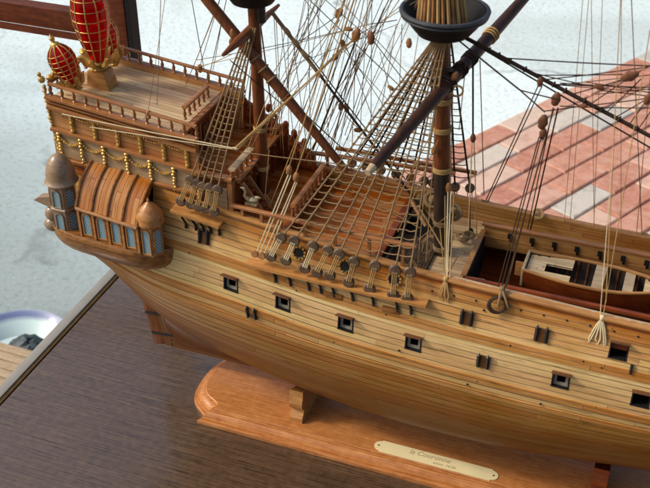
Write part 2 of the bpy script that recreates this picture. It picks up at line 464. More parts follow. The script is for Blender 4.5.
    def mesh(s, name, org, mat, smooth=True, sharp=35, bevel=0.0):
        me = bpy.data.meshes.new(name)
        vs = (np.array(s.v) - org) * U
        me.from_pydata(vs.tolist(), [], s.f)
        if s.uv:
            lay = me.uv_layers.new(name='UVMap')
            for p in me.polygons:
                q = s.uv.get(p.index)
                if q:
                    for li, c in zip(p.loop_indices, q):
                        lay.data[li].uv = c
        bm = bmesh.new()
        bm.from_mesh(me)
        bmesh.ops.remove_doubles(bm, verts=bm.verts, dist=1e-6)
        bmesh.ops.recalc_face_normals(bm, faces=bm.faces)
        if bevel:
            ed = [e for e in bm.edges if len(e.link_faces) == 2 and e.calc_face_angle(0) > R(40)]
            try:
                bmesh.ops.bevel(bm, geom=ed, offset=bevel * U, segments=2, profile=0.6, affect='EDGES', clamp_overlap=True)
            except Exception:
                pass
        bm.to_mesh(me)
        bm.free()
        if smooth:
            me.shade_smooth()
            me.set_sharp_from_angle(angle=R(sharp))
        me.materials.append(mat)
        me.update()
        return me

def put(name, mb, mat, parent=None, loc=None, smooth=True, sharp=35, bevel=0.0, label=None):
    """link one mesh object; loc = its own origin in cm (else it shares its parent's origin)"""
    po = ORG[parent.name] if parent is not None else np.zeros(3)
    oo = np.array(loc, float) if loc is not None else po
    me = mb if isinstance(mb, bpy.types.Mesh) else mb.mesh(name, oo, mat, smooth, sharp, bevel)
    o = bpy.data.objects.new(name, me)
    COL.objects.link(o)
    if parent is not None:
        o.parent = parent
    o.location = (oo - po) * U
    ORG[o.name] = oo
    if label:
        o['label'] = label
    return o

def again(o, loc, parent=None, label=None):
    """copy an object and its sub-parts to a new place under parent"""
    parent = parent or o.parent
    c = o.copy()
    COL.objects.link(c)
    c.parent = parent
    po = ORG[parent.name] if parent is not None else np.zeros(3)
    c.location = (np.array(loc, float) - po) * U
    ORG[c.name] = np.array(loc, float)
    for ch in list(o.children):
        d = ch.copy()
        COL.objects.link(d)
        d.parent = c
        ORG[d.name] = ORG[c.name] + (ORG[ch.name] - ORG[o.name])
    if label:
        c['label'] = label
    return c

def thing(name, label, cat, loc, group=None):
    o = bpy.data.objects.new(name, None)
    COL.objects.link(o)
    o.empty_display_size = 0.05
    o.location = np.array(loc, float) * U
    ORG[o.name] = np.array(loc, float)
    o['label'] = label
    o['category'] = cat
    if group:
        o['group'] = group
    return o

def tagged(o, label, cat):
    o['label'] = label
    o['category'] = cat
    return o

def sag(a, b, k=0.0, n=6):
    a, b = np.array(a, float), np.array(b, float)
    L = np.linalg.norm(b - a)
    return [a + (b - a) * t - V(0, 0, 1) * k * L * 4 * t * (1 - t) for t in np.linspace(0, 1, n)]

# ------------------------------------------------------------------ the setting
G = -90.0
mb = MB()
mb.add([(-900, -300, G), (900, -300, G), (900, 1500, G), (-900, 1500, G)], [[0, 1, 2, 3]])
pave = put('pavement', mb, M['concrete'])
pave['kind'] = 'structure'
# brick paving: its long joints run away to the right
b1 = atz(470, 139, G)
ba = R(63.0)
d1 = V(math.cos(ba), math.sin(ba), 0)
d2 = V(math.sin(ba), -math.cos(ba), 0)
BL, BW, BG = 21.5, 9.4, 0.65
mb = MB()
brr = random.Random(4)
for j in range(36):
    off = (j % 2) * BL / 2 + brr.uniform(-1, 1)
    for i in range(-2, 28):
        xa, xb = i * BL + off + BG / 2, (i + 1) * BL + off - BG / 2
        ya, yb = -(j + 1) * BW + BG / 2, -j * BW - BG / 2
        h = 0.9 + brr.uniform(-.18, .18)
        e = .35
        tl = [brr.uniform(-.1, .1) for _ in range(4)]
        q = brr.random()
        vs = [(xa, ya, -2), (xb, ya, -2), (xb, yb, -2), (xa, yb, -2), (xa, ya, h - e), (xb, ya, h - e), (xb, yb, h - e), (xa, yb, h - e),
              (xa + e, ya + e, h + tl[0]), (xb - e, ya + e, h + tl[1]), (xb - e, yb - e, h + tl[2]), (xa + e, yb - e, h + tl[3])]
        fs = [[8, 9, 10, 11]] + [[a, (a + 1) % 4, 4 + (a + 1) % 4, 4 + a] for a in range(4)] + [[4 + a, 4 + (a + 1) % 4, 8 + (a + 1) % 4, 8 + a] for a in range(4)]
        mb.add(vs, fs, [[(q, 0)] * len(f) for f in fs])
o_ = b1 - d1 * 200 + V(0, 0, 0.3)
mb.v = [tuple(o_ + d1 * x + d2 * (-y) + V(0, 0, z)) for x, y, z in mb.v]
brk = put('brick_paving', mb, M['brick'], smooth=False)
brk['kind'] = 'structure'
mb = MB()
mb.add([o_ + V(0, 0, .15) + d1 * x + d2 * y for x, y in ((-40, .3), (540, .3), (540, 336), (-40, 336))], [[0, 1, 2, 3]])
sd_ = put('joint_sand_ground', mb, M['sand'])
sd_['kind'] = 'structure'
# --- table
tbl = thing('display_table', 'dark brown wooden table with pale metal edging under the ship model', 'table', (0, -20, G))
mb = MB()
mb.box((2.5, -32, -1.5), (134, 144, 3.0))
put('table_top', mb, M['table'], tbl, bevel=0.1)
mb = MB()
mb.box((-64.85, -32, -1.42), (0.5, 144, 3.0))
put('inlay_line', mb, M['bronze_line'], tbl)
mb = MB()
mb.box((-65.75, -32, -1.3), (1.3, 144.2, 3.1))
put('edge_strip', mb, M['steel'], tbl, bevel=0.15)
for lx in (-58, 62):
    for ly in (-98, 34):
        mb = MB()
        mb.tube([(lx, ly, -3), (lx, ly, G)], [2.6, 1.8], 12)
        put('leg', mb, M['table'], tbl)
# --- window frame beyond the stern
wf = thing('window_frame', 'dark brown wooden window frame corner behind the stern lanterns', 'window frame', (-79, 45, G))
mb = MB()
mb.strip([(-190, 45, 21.4), (-80.5, 45, 21.4)], [(-1.6, -1.5), (-1.6, 1.2), (-0.9, 1.6), (1.4, 1.6), (1.4, -1.5)])
put('rail', mb, M['frame'], wf)
mb = MB()
mb.strip([(-190, 43.2, 19.6), (-80.5, 43.2, 19.6)], [(-0.5, -0.5), (-0.5, 0.2), (0.4, 0.5), (0.5, -0.5)])
put('moulding', mb, M['frame'], wf)
mb = MB()
mb.box((-79.2, 45, 0), (4.0, 3.4, 180))
put('post', mb, M['frame'], wf, bevel=0.4)
mb = MB()
mb.box((-76.7, 44.4, 0), (0.8, 2.0, 180))
put('edge_trim', mb, M['black'], wf)

# --- things standing lower down beside the table
cr = thing('slatted_crate', 'cream slatted wooden crate standing lower down beside the table edge', 'crate', (-140, 55, G))
for i in range(11):
    mb = MB()
    mb.box((-140, 68.0 - i * 2.6, -75), (44, 2.35, 1.2))
    put('slat', mb, M['pale'], cr, bevel=0.2)
for sx in (-160, -120):
    mb = MB()
    mb.box((sx, 55, -82.8), (1.6, 27, 14))
    put('side_panel', mb, M['pale'], cr)
k = NT('glazed_china')
uvn = k.n('ShaderNodeTexCoord')
spz = k.n('ShaderNodeSeparateXYZ', {0: uvn.outputs['Object']})
rr_ = k.math('SQRT', k.math('ADD', k.math('POWER', spz.outputs[0], 2.0), k.math('POWER', spz.outputs[1], 2.0)))
k.set(Base_Color=k.ramp(k.math('MULTIPLY', rr_, 6.0), [(0.0, srgb(226, 244, 238)), (0.70, srgb(216, 240, 236)), (0.76, srgb(120, 132, 172)), (0.80, srgb(130, 142, 180)), (0.9, srgb(214, 232, 232))]), Roughness=0.12, Coat_Weight=0.6)
M['china'] = k.m
dc = atz(14, 344, -82)
dish = thing('china_dish', 'white china dish with a blue rim band standing behind the cream crate', 'dish', (dc[0], dc[1], G))
mb = MB()
mb.lathe([(6, 0), (6.5, 0.6), (9, 2.4), (13.5, 7.4), (14, 8.0), (13.4, 7.8), (9, 3.4), (0, 2.2)], (dc[0], dc[1], G), 40)
put('bowl', mb, M['china'], dish)
mb = MB()
lp = atz(27, 338, -80)
mb.ball((lp[0], lp[1], -83.5), 4.6, 22, (1.15, .9, .62))
mb.v = [tuple(np.array(q) + V(*[rnd.uniform(-.45, .45) for _ in range(3)])) for q in mb.v]
st = put('dark_stone', mb, plain('dark_stone', srgb(70, 82, 84), rough=0.6, var=0.7, scale=40), None, loc=(lp[0], lp[1], -86))
tagged(st, 'dark grey knobbly stone lying in the blue rimmed china dish', 'stone')

# ------------------------------------------------------------------ the display stand
stand = thing('display_stand', 'varnished orange brown base board with moulded edge and cradle blocks under the ship model', 'stand', (0, 0, 0))
def base_outline(inset):
    W, yc = 6.4 - inset, -0.6
    half = [(1.0, 2.4), (.97, 2.55), (.92, 2.75), (.87, 2.82), (.81, 2.6), (.75, 2.05), (.68, 1.4), (.6, .85), (.5, .5), (.4, .27), (.3, .12), (.15, .02)]
    end = [(s_, d) for s_, d in half] + [(0, 0)] + [(-s_, d) for s_, d in half[::-1]]
    return [(45 - inset, yc - W)] + [(-44.8 + d + inset, yc - s_ * W) for s_, d in end] + [(45 - inset, yc + W)]
lay = [(0.05, 0.0), (0.0, .06), (0.0, .48), (.05, .54), (.3, .56), (.32, .72), (.52, .76), (.56, .84), (.64, 1.02), (.8, 1.2), (1.02, 1.3), (1.04, 1.44), (1.2, 1.48), (1.22, 1.62), (1.3, 1.68)]
rings = [[(x, y, z) for x, y in base_outline(i)] for i, z in lay]
mb = MB()
nP = len(rings[0])
P = [p for r in rings for p in r]
F = [[a * nP + j, a * nP + (j + 1) % nP, (a + 1) * nP + (j + 1) % nP, (a + 1) * nP + j] for a in range(len(rings) - 1) for j in range(nP)]
F += [list(range(nP))[::-1], [(len(rings) - 1) * nP + j for j in range(nP)]]
mb.add(P, F)
put('base_board', mb, M['baseboard'], stand, sharp=24)
def cradle(x, y0=-4.6):
    prof = []
    # ogee fronted block, profile in y-z, thickness along x
    front = [(y0, 1.68), (y0, 2.3), (y0 + 0.12, 2.5), (y0 + 0.5, 2.9), (y0 + 0.55, 3.2), (y0 + 0.15, 3.6), (y0 - 0.05, 4.1), (y0, 4.6), (y0 + 0.25, 5.0), (y0 + 0.3, 5.9)]
    mid = [(-2.6, 5.0), (-0.9, 4.35), (0.9, 4.35), (2.6, 5.0)]
    back = [(-y, z) for y, z in front[::-1]]
    poly = [(x - 0.75, y, z) for y, z in front + mid + back]
    m = MB()
    m.prism(poly, (1.5, 0, 0))
    return m
for cx in (-31.6, 0.4, 26):
    put('cradle', cradle(cx), M['honey'] if cx < -20 else M['redwood'], stand, sharp=30)
# name plate
def plate():
    c0, c1 = atz(376, 452, 1.75), atz(497, 480, 1.75)
    x0, x1, y0, y1 = -22.6, -9.3, -5.62, -3.98
    pts = []
    r = 0.62
    ym = (y0 + y1) / 2
    pts += [(x0 + 0.75, y0), (x1 - 0.75, y0), (x1 - 0.72, y0 + .14)]
    for a in np.linspace(-70, 70, 9):
        pts.append((x1 - 0.65 + r * math.cos(R(a)), ym + r * math.sin(R(a))))
    pts += [(x1 - 0.72, y1 - .14), (x1 - 0.75, y1), (x0 + 0.75, y1), (x0 + 0.72, y1 - .14)]
    for a in np.linspace(110, 250, 9):
        pts.append((x0 + 0.65 + r * math.cos(R(a)), ym + r * math.sin(R(a))))
    pts += [(x0 + 0.72, y0 + .14)]
    m = MB()
    m.prism([(x, y, 1.685) for x, y in pts], (0, 0, 0.08))
    return m
np_ = put('name_plate', plate(), M['brass'], stand, label='pale brass name plate with faint engraved lettering')
def text(body, size, x, y, z, parent, italic=0.25):
    cu = bpy.data.curves.new('engraving', 'FONT')
    cu.body = body
    cu.size = size * U
    cu.shear = italic
    cu.align_x = 'CENTER'
    cu.align_y = 'CENTER'
    cu.extrude = 0.00006
    to = bpy.data.objects.new('tmp', cu)
    COL.objects.link(to)
    dg = bpy.context.evaluated_depsgraph_get()
    me = bpy.data.meshes.new_from_object(to.evaluated_get(dg))
    bpy.data.objects.remove(to)
    me.materials.clear()
    me.materials.append(M['engraving'])
    o = bpy.data.objects.new('engraving', me)
    COL.objects.link(o)
    o.parent = parent
    o.location = (V(x, y, z) - ORG[parent.name]) * U
    return o
text('la Couronne', 0.86, -16.6, -4.5, 1.772, np_)
text('anno 1636', 0.56, -14.9, -5.2, 1.772, np_)
for px_, py_ in ((-22.1, -4.8), (-9.8, -4.8)):
    m = MB()
    m.ball((px_, py_, 1.77), .11, 8, (1, 1, .5))
    put('pin', m, M['bronze_line'], np_)

# ------------------------------------------------------------------ the ship: hull surface
ship = thing('ship_model', 'honey coloured wooden model sailing ship with full rigging and red stern lanterns', 'ship model', (0, 0, 4.4))
ST = {
 -56.0: [(.35, 16.0), (.7, 16.5), (1.6, 17.0), (2.8, 17.7), (4.2, 18.7), (5.1, 20.0), (5.5, 21.7), (5.7, 23.4), (5.5, 25.6), (5.3, 27.8), (5.15, 30.1)],
 -54.0: [(.35, 14.9), (.7, 15.4), (1.7, 15.9), (3.0, 16.6), (4.4, 17.7), (5.4, 19.2), (5.9, 21), (6.0, 23), (5.7, 25.3), (5.4, 27.6), (5.2, 29.8)],
 -52.0: [(.35, 13.6), (.7, 14.2), (1.9, 14.7), (3.3, 15.5), (4.8, 16.8), (5.8, 18.6), (6.3, 20.6), (6.4, 22.7), (6.0, 25), (5.6, 27.3), (5.25, 29.6)],
 -50.4: [(.35, 11.0), (.6, 12.0), (1.9, 12.8), (3.6, 13.9), (5.1, 15.6), (6.1, 17.9), (6.5, 20.3), (6.6, 22.5), (6.15, 24.8), (5.65, 27.2), (5.27, 29.45)],
 -48.8: [(.35, 5.2), (.5, 8.2), (1.5, 10.3), (3.5, 12.1), (5.2, 14.3), (6.3, 17.2), (6.7, 19.9), (6.75, 22.2), (6.25, 24.6), (5.7, 27.1), (5.28, 29.35)],
 -45.0: [(.35, 4.4), (.5, 6.2), (1.5, 8.2), (3.6, 9.9), (5.4, 12.3), (6.5, 15.8), (7.0, 19.2), (6.95, 21.8), (6.5, 24.3), (5.9, 26.9), (5.4, 29.0)],
 -38.0: [(.35, 4.4), (.5, 5.3), (1.8, 6.4), (3.9, 7.8), (5.9, 10.8), (6.9, 14.8), (7.35, 18.6), (7.25, 21.2), (6.8, 23.8), (6.2, 26), (5.8, 28.0)],
 -28.0: [(.35, 4.4), (.5, 4.9), (2.7, 5.4), (5.2, 7.0), (6.8, 10.2), (7.6, 14.2), (7.95, 17.6), (7.8, 20.2), (7.4, 22.9), (6.9, 25.3), (6.5, 27.2)],
 -18.0: [(.35, 4.4), (.5, 4.9), (3.3, 5.2), (5.9, 6.9), (7.4, 10.3), (8.05, 14.1), (8.3, 17.2), (8.15, 19.7), (7.75, 22.3), (7.2, 24.6), (6.8, 26.4)],
 -8.0: [(.35, 4.4), (.5, 4.9), (3.5, 5.4), (6.1, 7.4), (7.5, 10.4), (8.2, 13.9), (8.4, 17.0), (8.25, 19.5), (7.85, 22), (7.3, 24.2), (6.9, 26.0)],
 4.0: [(.35, 4.4), (.5, 4.9), (3.0, 6.1), (5.6, 8.6), (7.2, 11.4), (8.1, 14.4), (8.4, 17.0), (8.3, 19.5), (7.95, 22), (7.5, 24.1), (7.1, 25.8)],
 14.0: [(.35, 4.4), (.5, 4.9), (2.6, 6.6), (4.9, 9.1), (6.6, 12.0), (7.6, 14.9), (8.1, 17.3), (8.1, 19.8), (7.8, 22.2), (7.4, 24.4), (7.0, 26.2)],
 24.0: [(.35, 4.6), (.5, 5.3), (1.7, 7.2), (3.4, 9.8), (4.9, 12.8), (6.1, 15.8), (6.7, 18.5), (6.9, 20.9), (6.9, 23.2), (6.7, 25.4), (6.4, 27.4)],
 32.0: [(.35, 6.0), (.45, 7.2), (.9, 9.5), (1.8, 12.2), (2.8, 15), (3.7, 17.6), (4.3, 20), (4.6, 22.3), (4.8, 24.6), (4.9, 26.8), (4.9, 28.9)],
 38.0: [(.3, 12.0), (.32, 13.2), (.35, 15), (.4, 17), (.5, 19), (.6, 21), (.7, 23), (.75, 25), (.8, 27), (.85, 29), (.9, 31)],
}
SX = sorted(ST)
SA = np.array([ST[x] for x in SX])          # [station][index][Y,z]

def cubic(xs, ys, x):
    i = int(np.clip(np.searchsorted(xs, x) - 1, 0, len(xs) - 2))
    h = xs[i + 1] - xs[i]
    t = (x - xs[i]) / h
    def slope(k):
        if k == 0:
            return (ys[1] - ys[0]) / (xs[1] - xs[0])
        if k == len(xs) - 1:
            return (ys[-1] - ys[-2]) / (xs[-1] - xs[-2])
        return (ys[k + 1] - ys[k - 1]) / (xs[k + 1] - xs[k - 1])
    m0, m1 = slope(i) * h, slope(i + 1) * h
    t2, t3 = t * t, t * t * t
    return ys[i] * (2 * t3 - 3 * t2 + 1) + m0 * (t3 - 2 * t2 + t) + ys[i + 1] * (-2 * t3 + 3 * t2) + m1 * (t3 - t2)

_TI = np.arange(11.0)
def HS(x, t, side=-1):
    """hull surface: x along the ship, t = 0 (keel) .. 10 (rail)"""
    sec = cubic(np.array(SX), SA, x)
    p = cubic(_TI, sec, t)
    return V(x, side * p[0], p[1])

def HT(x, z):
    """t of the point of the near side at height z"""
    lo, hi = 2.0, 10.0
    for _ in range(30):
        m = (lo + hi) / 2
        if HS(x, m)[2] < z:
            lo = m
        else:
            hi = m
    return (lo + hi) / 2

def HZ(x, z, out=0.0, side=-1):
    t = HT(x, z)
    p = HS(x, t, side)
    if out:
        p = p + HN(x, t, side) * out
    return p

def HN(x, t, side=-1):
    a = HS(x + 0.1, t, side) - HS(x - 0.1, t, side)
    b = HS(x, min(t + 0.05, 10), side) - HS(x, t - 0.05, side)
    n = np.cross(a, b)
    n /= np.linalg.norm(n)
    if n[1] * side < 0:
        n = -n
    return n

mid = [HS(-8, t) for t in np.linspace(0, 10, 101)]
gir = np.concatenate([[0], np.cumsum([np.linalg.norm(mid[i + 1] - mid[i]) for i in range(100)])])
def GV(t):
    return float(np.interp(t, np.linspace(0, 10, 101), gir))

# gun ports ------------------------------------------------------------
PW = 0.70
low_ports = [-37.0, -31.4, -24.9, -18.2, -4.6, 2.3, 9.0, 15.6]
TL0, TL1 = HT(-4.6, 18.4), HT(-4.6, 19.85)
up_ports = [-0.3, 6.4]
TU0, TU1 = HT(-0.3, 22.5), HT(-0.3, 23.9)
holes = [(x, TL0, TL1) for x in low_ports] + [(x, TU0, TU1) for x in up_ports]
xs = set(np.round(np.arange(-56, 38.01, 1.0), 3))
for x, _, _ in holes:
    for q in (x - PW, x + PW):
        xs = {w for w in xs if abs(w - q) > 0.35}
        xs.add(round(q, 3))
xs = sorted(xs)
ts = sorted(set(list(np.round(np.linspace(0, 10, 61), 4))) | {TL0, TL1, TU0, TU1})
def skip_near(i, j):
    xm, tm = (xs[i] + xs[i + 1]) / 2, (ts[j] + ts[j + 1]) / 2
    return any(abs(xm - x) < PW and a < tm < b for x, a, b in holes)
mb = MB()
UVh = [[(x, GV(t)) for t in ts] for x in xs]
mb.grid([[HS(x, t, -1) for t in ts] for x in xs], UVh, skip_near)
mb.grid([[HS(x, t, 1) for t in ts] for x in xs], [[(x + 7, v + 1.3 * 0) for x, v in r] for r in UVh])
# stern face
tr = [HS(-56, t, -1) for t in np.linspace(0, 10, 21)] + [HS(-56, t, 1) for t in np.linspace(10, 0, 21)]
mb.add(tr, [list(range(len(tr)))])
hull = put('hull', mb, M['hull'], ship, sharp=50)
# keel and sternpost
mb = MB()
mb.box((-11.6, 0, 4.45), (74, .7, .9))
mb.bar((24, 0, 4.5), (33, 0, 6.2), .7, .9)
mb.bar((32.6, 0, 6.0), (38.2, 0, 12.4), .75, .9)
mb.bar((38.1, 0, 11.8), (38.4, 0, 32.0), 1.0, 2.0, (1, 0, 0))
mb.bar((-48.9, 0, 4.1), (-51.0, 0, 14.4), 0.7, 0.9, (1, 0, 0.2))
put('keel', mb, M['hull_dark'], ship)
# rudder with iron bands
rd = MB()
rd.prism([(-51.0, -0.35, 3.7), (-49.3, -0.35, 4.2), (-51.3, -0.35, 14.4), (-51.8, -0.35, 17.5), (-52.6, -0.35, 17.5), (-52.4, -0.35, 14.2), (-51.7, -0.35, 8.6)], (0, 0.7, 0))
rud = put('rudder', rd, M['mast'], ship, bevel=0.08)
for z in (5.6, 8.4, 11.4):
    xx = -49.3 - (z - 3.9) * 0.2
    m = MB()
    m.bar((xx + 1.2, 0, z + .15), (xx - 1.4, 0, z - 0.1), 0.86, 0.32)
    put('hinge_band', m, M['iron'], rud)

# wales: raised strakes along the hull
def wale(z_mid, half, out, mat, x0=-55.0, x1=37, zfun=None):
    m = MB()
    X = np.arange(x0, x1 + .01, 1.0)
    tt = [HT(-8, z_mid - half), HT(-8, z_mid + half)]
    for sd in (-1, 1):
        rows = []
        uvs = []
        for x in X:
            e = min(1.0, (x1 - x) / 1.0)
            a = HS(x, tt[0], sd)
            b = HS(x, tt[1], sd)
            na, nb = HN(x, tt[0], sd), HN(x, tt[1], sd)
            rows.append([a - na * .05, a + na * out, b + nb * out, b - nb * .05])
            uvs.append([(x, 0), (x, .05), (x, 2 * half), (x, 2 * half + .1)])
        m.grid(rows, uvs)
    return put('wale', m, mat, ship, sharp=30)
wale(15.4, 0.28, 0.10, M['hull_dark'])
wale(17.0, 0.34, 0.13, M['hull_dark'])
wale(21.35, 0.42, 0.11, M['hull_dark'])
wale(24.95, 0.40, 0.08, M['hull_dark'], x0=-20)

# port linings, sills and lids
def port(x, t0, t1, lid=True, frame=True):
    c = HS(x, (t0 + t1) / 2)
    n = HN(x, (t0 + t1) / 2)
    xd = HS(x + .3, (t0 + t1) / 2) - HS(x - .3, (t0 + t1) / 2)
    xd /= np.linalg.norm(xd)
    ud = HS(x, t1) - HS(x, t0)
    h = np.linalg.norm(ud)
    ud /= h
    rm = np.array([xd, -n, ud]).T       # local x, into the hull, up
    box = lambda m, cx, cy, cz, sx, sy, sz: m.box(c + rm @ V(cx, cy, cz), (sx, sy, sz), rm=rm)
    m = MB()
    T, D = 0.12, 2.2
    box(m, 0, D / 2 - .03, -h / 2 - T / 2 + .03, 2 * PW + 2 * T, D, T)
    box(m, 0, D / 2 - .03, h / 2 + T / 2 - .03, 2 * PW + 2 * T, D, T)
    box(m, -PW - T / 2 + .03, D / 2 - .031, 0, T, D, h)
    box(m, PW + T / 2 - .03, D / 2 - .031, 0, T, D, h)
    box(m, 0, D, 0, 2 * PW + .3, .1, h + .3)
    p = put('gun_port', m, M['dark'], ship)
    if frame:
        m = MB()
        box(m, 0, .36, -h / 2 + .17, 2 * PW - .1, .12, .34)
        box(m, -PW + .19, .365, .02, .26, .12, h - .3)
        box(m, PW - .19, .365, .02, .26, .12, h - .3)
        put('sill', m, M['portgrey'], p)
    if lid:
        m = MB()
        lm = rm @ np.array([[1, 0, 0], [0, math.cos(R(-18)), -math.sin(R(-18))], [0, math.sin(R(-18)), math.cos(R(-18))]])
        for i in range(3):
            m.box(c + rm @ V(0.0, -.32, h / 2 + .20) + lm @ V(0, (i - 1) * .27, 0), (2 * PW + .3, .25, .14), rm=lm)
        put('lid', m, M['portlid'], p, bevel=.03)
    return p
for x in low_ports:
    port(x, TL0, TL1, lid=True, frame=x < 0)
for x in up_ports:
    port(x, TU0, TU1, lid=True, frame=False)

def closed_port(x, z, k=1.0):
    t = HT(x, z)
    c, n = HS(x, t), HN(x, t)
    ud = HS(x, t + .1) - HS(x, t - .1)
    ud /= np.linalg.norm(ud)
    xd = np.cross(ud, n)
    xd *= np.sign(xd[0])
    rm = np.array([xd, -n, ud]).T
    m = MB()
    m.box(c + n * .03, (1.25 * k, .14, 1.3 * k), rm=rm)
    p = put('port_lid', m, M['hull_dark'], ship, bevel=.03)
    for sx in (-.42, .42):
        m = MB()
        q = [c + rm @ V(sx * k, -.12, -.62 * k), c + rm @ V(sx * k, -.17, .2), c + rm @ V(sx * k, -.2, .62 * k), c + rm @ V(sx * k, -.34, .74 * k), c + rm @ V(sx * k, -.2, .9 * k)]
        m.tube(q, [.13, .18, .19, .16, .09], 6)
        put('strap_hinge', m, M['iron'], p)
for x, z in ((-13.6, 23.1), (-6.9, 23.1), (-11.6, 19.2), (-34.8, 17.9), (-40.0, 24.9)):
    closed_port(x, z)

# rail strip with little holes along the waist, and small bolts in the planking
bm_ = MB()
bm_.ball((0, 0, 0), .11, 6)
bolt_mesh = bm_.mesh('bolt', np.zeros(3), M['iron'])
for x in np.arange(-17, 20, 2.0):
    put('bolt', bolt_mesh, None, ship, loc=HZ(x, 24.95, 0.08))
for x, z in ((-19.5, 18.2), (-12.8, 16.2), (-11.9, 16.9), (-9.4, 21.5), (-3, 21.6), (-21, 21.7), (-12.2, 24.2), (-26, 17.2), (-1.4, 21.4), (-30, 21.9), (-41.5, 23), (-6, 16), (3.5, 21.2)):
    put('bolt', bolt_mesh, None, ship, loc=HZ(x, z, .07))

# ------------------------------------------------------------------ cap rails, decks
def capline(x0, x1, out=0.0, dz=0.0, side=-1, step=1.0):
    return [HS(x, 10, side) + V(0, side * out, dz) for x in np.arange(x0, x1 + .01, step)]
for sd in (-1, 1):
    m = MB()
    m.strip(capline(-19.0, 34, 0.0, 0.1, sd), [(-.34, -.1), (-.34, .08), (-.26, .16), (.26, .16), (.34, .08), (.34, -.1)])
    put('cap_rail', m, M['honey'], ship)
    m = MB()
    m.strip(capline(-40.5, -18.8, 0.0, 0.08, sd), [(-.42, -.1), (-.42, .1), (.42, .1), (.42, -.1)])
    put('cap_rail', m, M['honey'], ship, bevel=.05)
    if sd < 0:  # backlight gleam on the rail's inner edge, added as a pale strip
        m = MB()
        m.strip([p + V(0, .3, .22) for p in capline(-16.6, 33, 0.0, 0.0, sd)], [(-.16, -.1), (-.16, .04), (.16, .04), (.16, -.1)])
        put('rail_highlight_strip', m, M['pale'], ship)
    # inner bulwark of the waist
    m = MB()
    X = np.arange(-36, 33, 1.5)
    rows = [[HS(x, 10, sd) + V(0, -sd * .3, 0), V(x, HS(x, 9, sd)[1] - sd * .35, 23.0)] for x in X]
    m.grid(rows, [[(x, 0), (x, 3.2)] for x in X])
    put('bulwark_lining', m, M['hull_dark'] if sd > 0 else M['redwood'], ship)

def deck(name, x0, x1, z0, z1, mat, ins=.3, y0=None, y1=None):
    m = MB()
    X = np.linspace(x0, x1, max(2, int(abs(x1 - x0) / 1.5) + 1))
    rows, uvs = [], []
    for x in X:
        z = z0 + (z1 - z0) * (x - x0) / (x1 - x0)
        w = -HZ(x, min(z, HS(x, 10)[2] - .01))[1] - ins
        ya = -w if y0 is None else max(y0, -w)
        yb = w if y1 is None else min(y1, w)
        rows.append([(x, ya, z), (x, yb, z)])
        uvs.append([(x, ya + 20), (x, yb + 20)])
    m.grid(rows, uvs)
    return put(name, m, mat, ship, smooth=False)
ZD = 24.3
deck('main_deck', -23.4, -14.9, ZD, ZD, M['deck'])
deck('main_deck', -14.9, 15, ZD, ZD, M['deck'], y0=None, y1=-4.2)
deck('main_deck', -14.9, 15, ZD, ZD, M['hull_dark'], y0=4.2, y1=None)
deck('main_deck', 15, 30, ZD, ZD + .5, M['deck'])
deck('lower_deck', -16, 16, 20.6, 20.6, M['redwood'])
deck('half_deck', -32.0, -23.0, 25.95, 25.75, M['red_deck'])
deck('half_deck', -37.6, -31.9, 27.3, 27.2, M['red_deck'])
# beams at the breaks of the decks
for x, z0, z1, mat in ((-23.0, 24.2, 25.85, 'dark'), (-31.95, 25.8, 27.25, 'redwood')):
    m = MB()
    w = -HZ(x, z1 - .2)[1] - .3
    m.box((x, 0, (z0 + z1) / 2), (.35, 2 * w, z1 - z0))
    put('bulkhead', m, M[mat], ship)
m = MB()
w = -HZ(-23, 25.6)[1] - .35
m.box((-22.9, 0, 25.86), (.7, 2 * w, .28))
put('deck_beam', m, M['redwood'], ship, bevel=.05)
# grating on the main deck
m = MB()
for i in range(14):
    m.box((-22.3 + .28 * i, -1.9, ZD + .25), (.1, 6.6, .12))
for j in range(24):
    m.box((-20.5, -5.1 + .28 * j, ZD + .255), (3.9, .1, .11))
gr = put('grating', m, M['deadeye'], ship, smooth=False)
m = MB()
m.box((-20.5, -1.9, ZD + .06), (3.9, 6.7, .1))
put('well', m, M['dark'], gr)
m = MB()
m.box((-21.2, 3.2, ZD + .1), (2.6, 3.4, .16))
put('hatch', m, M['black'], ship, bevel=.05)

# waist hatch: coamings, posts, well
co = MB()
HX0, HX1, HY = -15.0, 14.6, 4.1
co.bar((HX0, -HY - .2, ZD + .55), (HX0, HY + .2, ZD + .55), .5, .28)
co_o = put('hatch_coaming', co, M['honey'], ship, bevel=.05)
m = MB()
m.bar((HX0, -HY, ZD + .52), (HX1, -HY, ZD + .52), .42, .34)
put('beam', m, M['redwood'], co_o, bevel=.05)
m = MB()
m.box(((HX0 + HX1) / 2, HY + .3, ZD + .05), (HX1 - HX0, .28, 2.5))
put('panel', m, M['honey'], co_o, bevel=.05)
m = MB()
m.bar((HX0 - .2, HY + .25, ZD + 1.34), (HX1, HY + .25, ZD + 1.34), .55, .2)
put('beam', m, M['rail'], co_o, bevel=.04)
first = None
for x in np.arange(HX0 + 2.6, HX1, 2.15):
    if first is None:
        m = MB()
        m.box((x, HY + .1, ZD + .55), (.42, .24, .55))
        m.box((x + .1, HY + .08, ZD + .3), (.24, .3, .7))
        first = put('bracket', m, M['dark'], co_o, loc=(x, HY, ZD), bevel=.06)
    else:
        again(first, (x, HY, ZD), co_o)
first = None
for y in np.linspace(-HY + .4, HY - .2, 7):
    if first is None:
        m = MB()
        m.lathe([(.1, 0), (.15, .15), (.1, .3), (.16, .42), (.12, .5)], (HX0, y, ZD - .1), 8)
        first = put('baluster', m, M['rail'], co_o, loc=(HX0, y, ZD))
    else:
        again(first, (HX0, y, ZD), co_o)
m = MB()
m.box((HX0 + .16, 0, ZD - 1.8), (.2, 2 * HY, 3.6))
